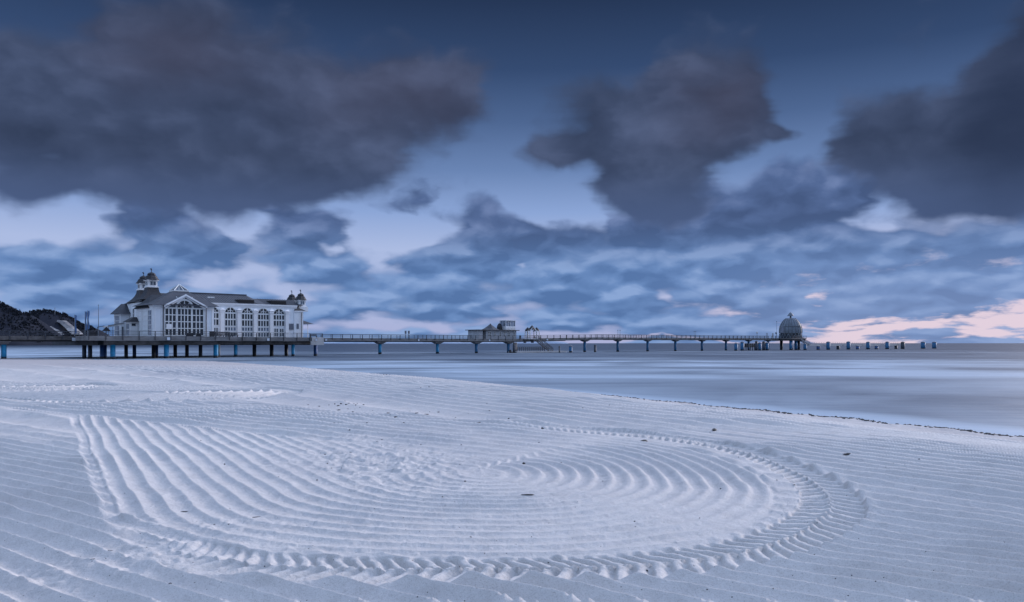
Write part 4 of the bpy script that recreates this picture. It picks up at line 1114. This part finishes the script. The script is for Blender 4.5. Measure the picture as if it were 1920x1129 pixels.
# stairs down to the jetty
sa, sb = U(1500, wd0), U(1519.5, wd0); s_z1 = 2.9
q = MB()
for w_ in (wd0+.2, wd0+2.2): q.bar((sa, w_, hzd-.1), (sb, w_, s_z1), (.1, .22))
for i in range(22): f_ = (i+.5)/22; q.box(sa+(sb-sa)*f_-.2, sa+(sb-sa)*f_+.2, wd0+.25, wd0+2.15, hzd+(s_z1-hzd)*f_-.06, hzd+(s_z1-hzd)*f_)
q.build('stairs', M['steel'], t)
q = MB()
for w_ in (wd0+.15, wd0+2.25):
    for h_ in (1.1, .6): q.bar((sa, w_, hzd+h_), (sb, w_, s_z1+h_), .06)
    for i in range(9): f_ = i/8; x = sa+(sb-sa)*f_; q.bar((x, w_, hzd+(s_z1-hzd)*f_), (x, w_, hzd+(s_z1-hzd)*f_+1.1), .06)
q.build('handrail', M['rail'], t)

dw = 0.8; du = U(1482.4, dw); zq = lambda y: Zu(y, du, dw)
t = thing('diving_bell', 'egg shaped zinc plated dome with a pointed cap on the pier head', 'dome', du, dw, hzd)
R0 = 5.75
prof = [(R0*1.0, zq(625.0)), (R0*1.01, zq(621.5)), (R0*1.0, zq(617.5)), (R0*.95, zq(612.5)), (R0*.865, zq(608.2)), (R0*.74, zq(603.6)), (R0*.58, zq(599.8)), (R0*.42, zq(597.2))]
MB().lathe(du, dw, prof, 20).build('shell', M['dome'], t)
q = MB()
for i in range(20):
    a = 2*math.pi*(i)/20
    for (r1, z1), (r2, z2) in zip(prof[:-1], prof[1:]):
        q.bar((du+r1*1.005*math.cos(a), dw+r1*1.005*math.sin(a), z1), (du+r2*1.005*math.cos(a), dw+r2*1.005*math.sin(a), z2), .09)
for k in (3,):
    r, z = prof[k]
    for i in range(20):
        a, b = 2*math.pi*i/20, 2*math.pi*(i+1)/20
        q.bar((du+r*1.01*math.cos(a), dw+r*1.01*math.sin(a), z), (du+r*1.01*math.cos(b), dw+r*1.01*math.sin(b), z), .12)
q.build('seam', M['dome_rib'], t)
MB().lathe(du, dw, [(R0*.93, hzd), (R0*.93, zq(624.6))], 20).build('glazed_base', M['glass'], t)
q = MB()
for i in range(20):
    a = 2*math.pi*i/20
    q.bar((du+R0*.985*math.cos(a), dw+R0*.985*math.sin(a), zq(625.6)), (du+R0*.99*math.cos(a+.157), dw+R0*.99*math.sin(a+.157), hzd), .10)
    q.bar((du+R0*.985*math.cos(a+.314), dw+R0*.985*math.sin(a+.314), zq(625.6)), (du+R0*.99*math.cos(a+.157), dw+R0*.99*math.sin(a+.157), hzd), .10)
q.build('strut', M['dome'], t)
cp = MB().lathe(du, dw, [(.55, zq(597.2)), (.42, zq(592.6)), (1.8, zq(592.6)), (1.75, zq(592.1)), (1.35, zq(590.4)), (1.0, zq(588.4)), (.55, zq(586.6)), (.05, zq(585.4))], 14).build('cap', M['dome'], t)
a = -2.35; wx_, wy_ = du+R0*.985*math.cos(a), dw+R0*.985*math.sin(a)
MB().box(U(1470.6, wd0+1.2), U(1476, wd0+1.2), dw-R0*.93, dw-R0*.80, zq(624.5), zq(612.0)).build('hatch', M['glass_mid'], t)
for px, y0, w, lab in ((1419.5, 625.3, 2, 'pale round lamp globe on the pier left of the dome'), (1455.2, 626.2, 4, 'small dark bollard light beside the mast on the pier head')):
    u = U(px, w); t = thing('globe_lamp', lab, 'lamp', u, w, dz(u)); z_ = Zu(y0, u, w)
    MB().lathe(u, w, [(.08, dz(u)), (.08, z_)], 6).build('pole', M['rail'], t)
    MB().lathe(u, w, [(.1, z_-.1), (.45, z_+.2), (.5, z_+.5), (.35, z_+.8), (.1, z_+.95)], 10).build('globe', M['sail' if px < 1430 else 'grey'], t)
for px, y0, lab, wd_, m in ((1438, 625.2, 'open metal frame standing on the pier before the dome', 1.2, None), (1449, 625.3, 'pale equipment cabinet on the pier before the dome', 1.0, 'sail')):
    u = U(px, 3); z_ = Zu(y0, u, 3); t = thing('equipment_frame' if m is None else 'cabinet', lab, 'frame' if m is None else 'cabinet', u, 3, dz(u))
    q = MB()
    for x in (-1, 1): q.box(u+x*wd_/2-.08, u+x*wd_/2+.08, 2.9, 3.1, dz(u), z_)
    q.box(u-wd_/2, u+wd_/2, 2.9, 3.1, z_, z_+.15).build('frame', M['steel'], t)
    if m: MB().box(u-wd_/2+.09, u+wd_/2-.09, 2.92, 3.08, dz(u)+.3, z_-.02).build('panel', M[m], t)
    else: MB().box(u-wd_/2+.09, u+wd_/2-.09, 2.92, 3.08, dz(u)+1.0, dz(u)+1.2).build('crossbar', M['steel'], t)

# --- low jetty and the free-standing posts
wj = -9.0
t = thing('jetty', 'low grey jetty running out to sea beyond the dome', 'jetty', U(1600, wj), wj, 0)
j0, j1 = U(1519, wj), U(1690, wj); jz = 2.95
q = MB(); nseg = 6
for i in range(nseg):
    a_, b_ = j0+(j1-j0)*i/nseg, j0+(j1-j0)*(i+1)/nseg
    q.box(a_+.1, b_-.1, wj+.3, wj+2.4, jz-.95 if i % 2 else jz-.75, jz)
q.build('deck', M['conc_light'], t)
q = MB(); n = 44
for i in range(n+1): x = j0+(j1-j0)*i/n; q.bar((x, wj+.35, jz), (x, wj+.35, jz+1.05), .045)
q.bar((j0, wj+.35, jz+1.05), (j1, wj+.35, jz+1.05), .03).build('rail', M['steel'], t)
for px in (1571.5, 1608, 1643, 1680):
    u = U(px, wj+1.2); o = pile(t, u, wj+1.2, .9, jz-.96, 'pile_dark', n=10)
posts = [(1380,-9,'pile_full',3.4,.95,'blue free-standing post between the piles left of the dome, first from the left'),(1391.8,-8,'pile_full',4.0,1.0,'blue free-standing post beside the dark fender left of the dome'),
         (1418.2,-7,'pile_dark',4.3,.8,'dark blue post under the pier left of the dome'),(1424.6,-8,'pile_full',3.6,.95,'stout blue post under the pier midway to the dome'),(1432,-7,'pile_dark',4.2,.9,'black post under the pier close to the dome'),(1438.2,-8,'pile_full',3.7,.9,'blue post touching the last pile before the dome'),
         (1509.6,-11,'pile_full',3.1,1.0,'blue post at the foot of the dome stairs'),(1534.3,-9.8,'pile_deep',1.9,1.1,'short dark blue post at the landward end of the jetty'),
         (1553,-11,'pile_full',4.1,1.2,'tall blue post first along the jetty beyond the dome stairs'),(1590.8,-11,'pile_full',4.2,1.25,'tall blue post second along the jetty'),(1608,-11.5,'pile_deep',1.9,1.1,'short dark post in mid jetty'),
         (1627.5,-11,'pile_full',4.1,1.25,'tall blue post third along the jetty'),(1643.5,-11.5,'pile_deep',1.9,1.1,'short dark post before the last blue jetty post'),(1663.5,-11,'pile_full',4.2,1.3,'tall blue post last along the jetty'),
         (1692.6,-11,'pile_dark',4.1,1.35,'tall black post closing the seaward end of the jetty'),(1730.8,-11,'pile_full',4.2,1.6,'left one of two lone blue posts beyond the jetty'),(1751.8,-11,'pile_full',4.2,1.6,'right one of two lone blue posts, farthest to sea'),
         (1070,-8,'pile_full',2.4,.75,'lone short blue post right of the boat landing'),(1115.8,-6,'pile_dark',2.6,.55,'thin dark post standing alone between two pier piles'),(1048.8,-7.5,'pile_dark',2.2,.3,'small dark post at the end of the boat landing')]
for px, w, mm, zt_, r, lab in posts:
    u = U(px, w); t = thing('mooring_post', lab, 'post', u, w, -2, 'mooring posts standing in the sea')
    r *= .82
    MB().lathe(u, w, [(r, -2), (r*1.02, zt_-.25)], 14).build('shaft', M[mm], t, True)
    MB().lathe(u, w, [(r*1.08, zt_-.24), (r*1.08, zt_-.05), (r*.5, zt_+.25), (.05, zt_+.35)], 14).build('post_cap', M['grey' if 'dark' not in mm else 'roof2'], t)
for px, w, lab in ((1397.5,-6,'dark timber fender frame among the posts left of the dome'),(1409.5,-5,'pale and dark fender frame under the pier left of the dome')):
    u = U(px, w); t = thing('fender', lab, 'fender', u, w, 0)
    MB().box(u-2.3, u+2.3, w-.3, w+.3, 1.5, 3.3).build('panel', M['conc_dark' if px < 1400 else 'conc'], t)
    q = MB()
    for x in (-1.8, 0, 1.8): q.box(u+x-.2, u+x+.2, w-.5, w-.32, -2, 3.4)
    q.build('timber', M['louvre'], t)

# ================================================================== far shore
def Wp(px, py, Y): return ((px-960)*Y/F, Y, EYE+(HY-py)*Y/F)
hillm = bpy.data.materials.new('wooded_slope'); hillm.use_nodes = True; g = G(hillm.node_tree)
p = g.n['Principled BSDF']; p.inputs['Roughness'].default_value = .95; p.inputs['Specular IOR Level'].default_value = .1
pos = g.n.new('ShaderNodeNewGeometry').outputs['Position']
c = g.ramp(g.noise(g.vm('MULTIPLY', pos, (1,.4,.5)), .06, 6, .65), [(.3, (.012,.015,.024)), (.55, (.016,.019,.030)), (.8, (.024,.027,.040))])
g.l.new(c, p.inputs['Base Color']); M['hill'] = hillm
M['scar'] = mat('bare_cliff', (.14,.14,.165), .9, .5, .05, streak=(1,.3,.6), col2=(.34,.33,.33))
M['twig'] = mat('bare_branches', (.014,.017,.027), .9, .15, .05)
M['coast'] = mat('hazed_far_coast', (.13,.24,.42), .9, .25, .004, streak=(1,1,8), col2=(.32,.40,.52))  # blue of the distance haze painted into the coast colour
def hill(name, prof, Y0, Y1, m):
    xs_ = np.linspace(prof[0][0], prof[-1][0], 130); zs_ = np.interp(xs_, [a for a, _ in prof], [b for _, b in prof])
    rowsn = 22; Xh = np.zeros((rowsn, 130)); Yh = Xh.copy(); Zh = Xh.copy()
    for j in range(rowsn):
        f_ = j/(rowsn-1)
        Yv = Y0+(Y1-Y0)*f_*1.6
        up_ = min(1, f_*1.6); prof_ = up_**.8 if f_ < .625 else 1-((f_-.625)/.375)**2*.9
        zr0 = EYE+(HY-zs_)*Y1/F
        Xh[j] = (xs_-960)*Y1/F*(.97+.03*min(1, f_*1.6)); Yh[j] = Yv
        Zh[j] = np.maximum(-2, zr0)*prof_*(1)+ (0 if j == 0 else 1)*3.2*fbm(Xh[j]*.03, np.full(130, Yv*.03), 3, 99)*(1 if up_ < 1 else .6)
        if j == 0: Zh[j] = -1
    return tag(grid_obj(name, Xh, Yh, Zh, m), kind='structure')
p1 = [(-620,520),(-420,535),(-200,548),(-60,560),(0,568.5),(8,571),(18,577),(28,583),(40,587.5),(52,591),(70,604),(90,625),(120,641),(150,644.6)]
p2 = [(20,605),(36,593),(50,588),(60,584.8),(72,583),(84,582.6),(92,584),(105,586.5),(116,588.5),(124,591),(133,596.5),(140,601),(150,607.5),(160,611),(172,615),(178,618.5),(182,627),(188,637),(196,643)]
hill('hills', p1, 1180, 1320, M['hill'])
hill('hills', p2, 1520, 1680, M['hill'])
# exposed sand cliff on the far hill
scar = MB()
def patch(pts, Yf, thick):
    vs = []; n = len(pts)
    for (px, py) in pts:
        f_ = (HY-py)/(HY-588); Yv = 1520+(1680-1520)*max(0, min(1, f_))-6
        x, _, z = Wp(px, py, Yv); vs.append((x, Yv, z))
    vs2 = [(x, y+14, z) for x, y, z in vs]
    scar.add(vs+vs2, [tuple(range(n)), tuple(range(2*n-1, n-1, -1))]+[(i, i+n, (i+1) % n+n, (i+1) % n) for i in range(n)])
patch([(103,601.5),(108,600.3),(117,601),(121,604),(126,608),(133,613),(140,618),(147,624),(149,627),(134,626.6),(128,621),(121,614),(112,606)], 0, 0)
patch([(85,609),(90,607.8),(96,612),(100,617),(108,622),(113,627.5),(104,627),(96,620),(90,614)], 0, 0)
patch([(95,600),(99,598.5),(101,603),(97,605)], 0, 0)
tag(scar.build('cliff', M['scar']), kind='structure')
# beach strip along the foot of the hills
bs = MB()
for i in range(20):
    a_, b_ = -400+i*30, -400+(i+1)*30
    bs.add([Wp(a_, 0, 1)[:0] or ((a_-960)*1160/F, 1160+i*18, .0+.02), ((b_-960)*1160/F, 1160+(i+1)*18, .02), ((b_-960)*1160/F, 1240+(i+1)*20, 3), ((a_-960)*1160/F, 1240+i*20, 3)], [(0,1,2,3)])
tag(bs.build('far_beach', M['scar']), kind='structure')
# bare wood on the hills, one mass
fr2 = MB(); V_ = []; Fc = []
def tree_at(x, y, z, h):
    b = len(V_)
    V_.extend([(x-.25,y,z-2),(x+.25,y,z-2),(x+.1,y,z+h*.75),(x,y+.3,z-2)]); Fc.extend([(b,b+1,b+2),(b+1,b+3,b+2),(b+3,b,b+2)])
    for k in range(16):
        a = random.uniform(0, 6.28); e = random.uniform(.2, 1.5); L = h*random.uniform(.25, .5); r = h*.05
        sx, sz = x+random.uniform(-.1, .1)*h, z+h*random.uniform(.3, .62)
        ex, ey, ezz = sx+L*math.cos(a)*math.cos(e), y+L*math.sin(a)*math.cos(e), sz+L*math.sin(e)
        b = len(V_); s = random.uniform(.3, 1.0)
        V_.extend([(sx, y, sz), (ex-s, ey, ezz), (ex+s, ey+.4, ezz-s*.7)]); Fc.append((b, b+1, b+2))
def on_ridge(prof, Y0, Y1, n, lo=.35):
    xs_ = [a for a, _ in prof]; ys_ = [b for _, b in prof]
    for _ in range(n):
        px = random.uniform(xs_[0], xs_[-1]); f_ = 1-random.random()**1.6*(1-lo)
        py = np.interp(px, xs_, ys_); zr0 = EYE+(HY-py)*Y1/F
        if zr0 < 8: continue
        if Y1 > 1500 and 86 < px < 150 and f_ < .93 and random.random() < .9: continue
        x = (px-960)*Y1/F*(.97+.03*f_); y = Y0+(Y1-Y0)*f_
        tree_at(x, y, zr0*f_**.8-1.5, random.uniform(4.0, 7.5))
on_ridge(p1, 1180, 1320, 2600); on_ridge(p2, 1520, 1680, 1500)
mF = bpy.data.meshes.new('forest'); mF.from_pydata(V_, [], Fc); mF.materials.append(M['twig'])
oF = bpy.data.objects.new('forest', mF); COL.objects.link(oF)
tag(oF, 'bare dark wood covering the headland hills', 'forest', kind='stuff')
# mast on the hill
t = wthing('radio_mast', 'thin radio mast standing on the wooded hill', 'mast', *Wp(103, 587, 1660))
x, y, z = Wp(103, 587, 1660)
MB().lathe(x, y, [(.5, z-3), (.3, z+12.5)], 5).build('mast', M['steel'], t); MB().box(x-1, x+1, y-.3, y+.3, z+9, z+9.5).build('antenna', M['steel'], t)
# far low coast on the horizon
for (pa, pb, top, Yc_) in ((560, 905, 641.7, 7000), (880, 1067, 640.9, 7600), (1000, 1068, 640.1, 8000)):
    n = 60; xs_ = np.linspace(pa, pb, n); Xh = np.zeros((4, n)); Yh = Xh.copy(); Zh = Xh.copy()
    for j, (f_, hh) in enumerate(((0, 0), (.3, .7), (.6, 1), (1, 0))):
        tprof = (EYE+(HY-top)*Yc_/F)*np.clip(np.minimum((xs_-pa)/25, (pb-xs_)/12), 0, 1)**.5*(1+.35*fbm(xs_*.05, xs_*0+top, 3, 7))
        Xh[j] = (xs_-960)*Yc_/F; Yh[j] = Yc_+500*f_; Zh[j] = -1+(tprof+1)*hh
    tag(grid_obj('hills', Xh, Yh, Zh, M['coast']), kind='structure')

# ================================================================== beach litter
M['weed'] = mat('dark_seaweed', (.016,.017,.018), .7, .4, 8)
M['stone'] = mat('dark_flint', (.04,.042,.046), .6, .4, 10)
M['wood'] = mat('wet_driftwood', (.035,.033,.033), .8, .4, 8)
def sand_at(x, y): return float(full_z(np.array([x]), np.array([y]))[0])
def sand_many(xs, ys): return full_z(np.array(xs, float), np.array(ys, float))
# wrack line of seaweed along the crest
Vw = []; Fw = []
def clump(x, y, z, r, hgt):
    n = random.randint(7, 12); b = len(Vw)
    Vw.append((x, y, z+hgt))
    for i in range(n):
        a = 2*math.pi*i/n; rr = r*random.uniform(.5, 1.15); Vw.append((x+rr*.5*math.cos(a)+random.uniform(-.1,.1)*r, y+rr*.5*math.sin(a), z+hgt*random.uniform(.4, .9)))
    for i in range(n):
        a = 2*math.pi*i/n; rr = r*random.uniform(.7, 1.3); Vw.append((x+rr*math.cos(a), y+rr*math.sin(a), z-.03))
    for i in range(n):
        j = (i+1) % n; Fw.append((b, b+1+i, b+1+j)); Fw.append((b+1+i, b+1+n+i, b+1+n+j, b+1+j))
pts = []; E2 = EC
seg = np.cumsum([0]+[math.hypot(E2[i+1][0]-E2[i][0], E2[i+1][1]-E2[i][1]) for i in range(len(E2)-1)])
def at_s(s):
    i = min(len(E2)-2, int(np.searchsorted(seg, s)-1)) if s > 0 else 0; i = max(i, 0)
    f_ = (s-seg[i])/(seg[i+1]-seg[i]); return E2[i]*(1-f_)+E2[i+1]*f_, E2[i], E2[i+1]
s = 0.0; cand = []
while s < seg[-1]-1:
    p_, a_, b_ = at_s(s); Yv = p_[1]
    if Yv > 72: break
    den = .5+.9*(vn(np.array([s*.55]), np.array([0.0]), 3)[0])+(.35 if Yv < 27 else (.1 if Yv < 40 else -.12))
    if 52 < Yv < 62: den += .1
    if random.random() < den:
        L = math.hypot(b_[0]-a_[0], b_[1]-a_[1]); nx, ny = -(b_[1]-a_[1])/L, (b_[0]-a_[0])/L
        off = random.gauss(.12, .10)
        cand.append((p_[0]+nx*off, p_[1]+ny*off, random.uniform(.02, .07)*(1+Yv/90), random.uniform(.008, .034)))
    s += .022*(1+Yv/40)
zz_ = sand_many([c_[0] for c_ in cand], [c_[1] for c_ in cand])
for (x, y, r, h_), z in zip(cand, zz_): clump(x, y, z, r, h_)
mW = bpy.data.meshes.new('seaweed'); mW.from_pydata(Vw, [], Fw); mW.materials.append(M['weed'])
oW = bpy.data.objects.new('seaweed', mW); COL.objects.link(oW); tag(oW, 'dark line of washed up seaweed along the crest of the beach', 'seaweed', kind='stuff')

def scrap_mesh(seed, el, fl, m, name):
    rr = random.Random(seed); vs = []; fs = []; n1_, n2_ = 7, 5
    for j in range(n2_):
        t_ = math.pi*j/(n2_-1)
        for i in range(n1_):
            a = 2*math.pi*i/n1_; k = rr.uniform(.72, 1.2)
            vs.append((math.sin(t_)*math.cos(a)*el*k, math.sin(t_)*math.sin(a)*k, math.cos(t_)*fl*k))
    for j in range(n2_-1):
        for i in range(n1_):
            i2 = (i+1) % n1_; fs.append((j*n1_+i, (j+1)*n1_+i, (j+1)*n1_+i2, j*n1_+i2))
    me = bpy.data.meshes.new(name); me.from_pydata(vs, [], fs); me.materials.append(m); return me
ms = [scrap_mesh(i, e, f_, M['stone'], 'pebble') for i, (e, f_) in enumerate(((1.2,.6),(1.0,.7),(1.6,.5)))]
mw = [scrap_mesh(10+i, e, f_, M['weed'], 'seaweed_scrap') for i, (e, f_) in enumerate(((2.2,.5),(1.5,.6),(3.0,.4),(1.2,.8)))]
ml = [scrap_mesh(20, 6.5, .8, M['wood'], 'driftwood_stick')]
def put(px, py, size, mesh, lab, cat, group=None, rz=None):
    k = 1.5/(py-HY); x, y = (px-960)*k, F*k
    if y > 25: 
        y *= 1; 
    items.append((x, y, size, mesh, lab, cat, group, random.uniform(0, 6.28) if rz is None else rz))
items = []
put(988,932.5,.010,ml[0],'dark stick lying in the flattened centre of the raked circle','stick',None,.1)
put(480,971,.006,ml[0],'short dark stick on the furrows left of the circle','stick',None,.5)
put(201,1032,.006,ml[0],'thin dark stick across the lower left furrows','stick',None,-.1)
put(343,960,.006,ml[0],'thin dark stick on the ridge at lower left','stick',None,.3)
put(174,1061,.006,mw[2],'small forked seaweed scrap at lower left of the sand','seaweed',None,.4)
put(655,1088,.013,mw[1],'largest dark seaweed clump at the bottom edge of the tyre track','seaweed',None,.5)
put(319,1110,.010,ms[0],'round dark stone at the bottom left corner of the beach','stone')
put(421,871,.012,ms[1],'dark stone on the left flank of the raked arcs','stone')
put(1213,1062,.009,ms[0],'dark stone pressed into the tyre track at the bottom','stone')
put(1017,804.6,.036,mw[3],'dark seaweed knot at the far start of the tyre track','seaweed')
put(1207,829.5,.042,mw[0],'flat dark seaweed scrap inside the far tyre track','seaweed')
put(1589,857.5,.026,mw[0],'dark scrap right of the tyre track on straight furrows','seaweed')
put(1341,765,.02,mw[1],'tiny weed scrap up near the shoreline crest','seaweed')
put(1508,1129-95.5,.010,ms[0],'small dark stone on the furrows right of the track','stone')
put(982,871,.022,mw[3],'dark scrap at the tips of the inner arcs','seaweed')
put(1340,811.5,.040,mw[0],'flat weed scrap above the tyre track on the right','seaweed')
put(872,904.5,.012,ms[2],'grey pebble left of the circle centre','stone')
put(922,1105,.013,mw[1],'small scrap below the tyre track at the bottom centre','seaweed')
gA, gB = 'small dark weed scraps scattered over the middle of the beach', 'small dark pebbles scattered over the raked sand'
spots = []
def cl(cx, cy, sx, sy, n, s0, s1):
    for _ in range(n):
        spots.append((random.gauss(cx, sx), random.gauss(cy, sy), random.uniform(s0, s1)))
cl(660,766,26,6,16,.018,.045); cl(760,790,60,12,20,.014,.04); cl(600,763,22,3,9,.02,.04); cl(860,785,70,14,16,.012,.035); cl(820,735,20,4,6,.02,.04); cl(730,820,60,14,8,.008,.02)
cl(980,780,80,14,10,.012,.03); cl(630,860,40,14,6,.008,.018)
for sx_, sy_, s_ in spots:
    if sy_ > 720: put(sx_, sy_, s_*.55, random.choice(mw), 'tiny dark weed scrap on the sand in the middle distance', 'seaweed', gA)
for _ in range(90):
    py = 730+400*random.random()**1.3; px = random.uniform(0, 1920)
    if py < 720+px*.052: continue
    put(px, py, random.uniform(.0022, .0050)*(1+ (1129-py)/260), random.choice(ms), 'tiny dark pebble lying on the raked sand', 'pebble', gB)
zz_ = sand_many([i[0] for i in items], [i[1] for i in items])
for (x, y, s_, me, lab, cat, grp, rz), z in zip(items, zz_):
    o = bpy.data.objects.new(me.name.split('.')[0], me); COL.objects.link(o)
    o.location = (x, y, z+s_*.25); o.rotation_euler = (0, 0, rz); o.scale = (s_, s_, s_)
    tag(o, lab, cat, grp)
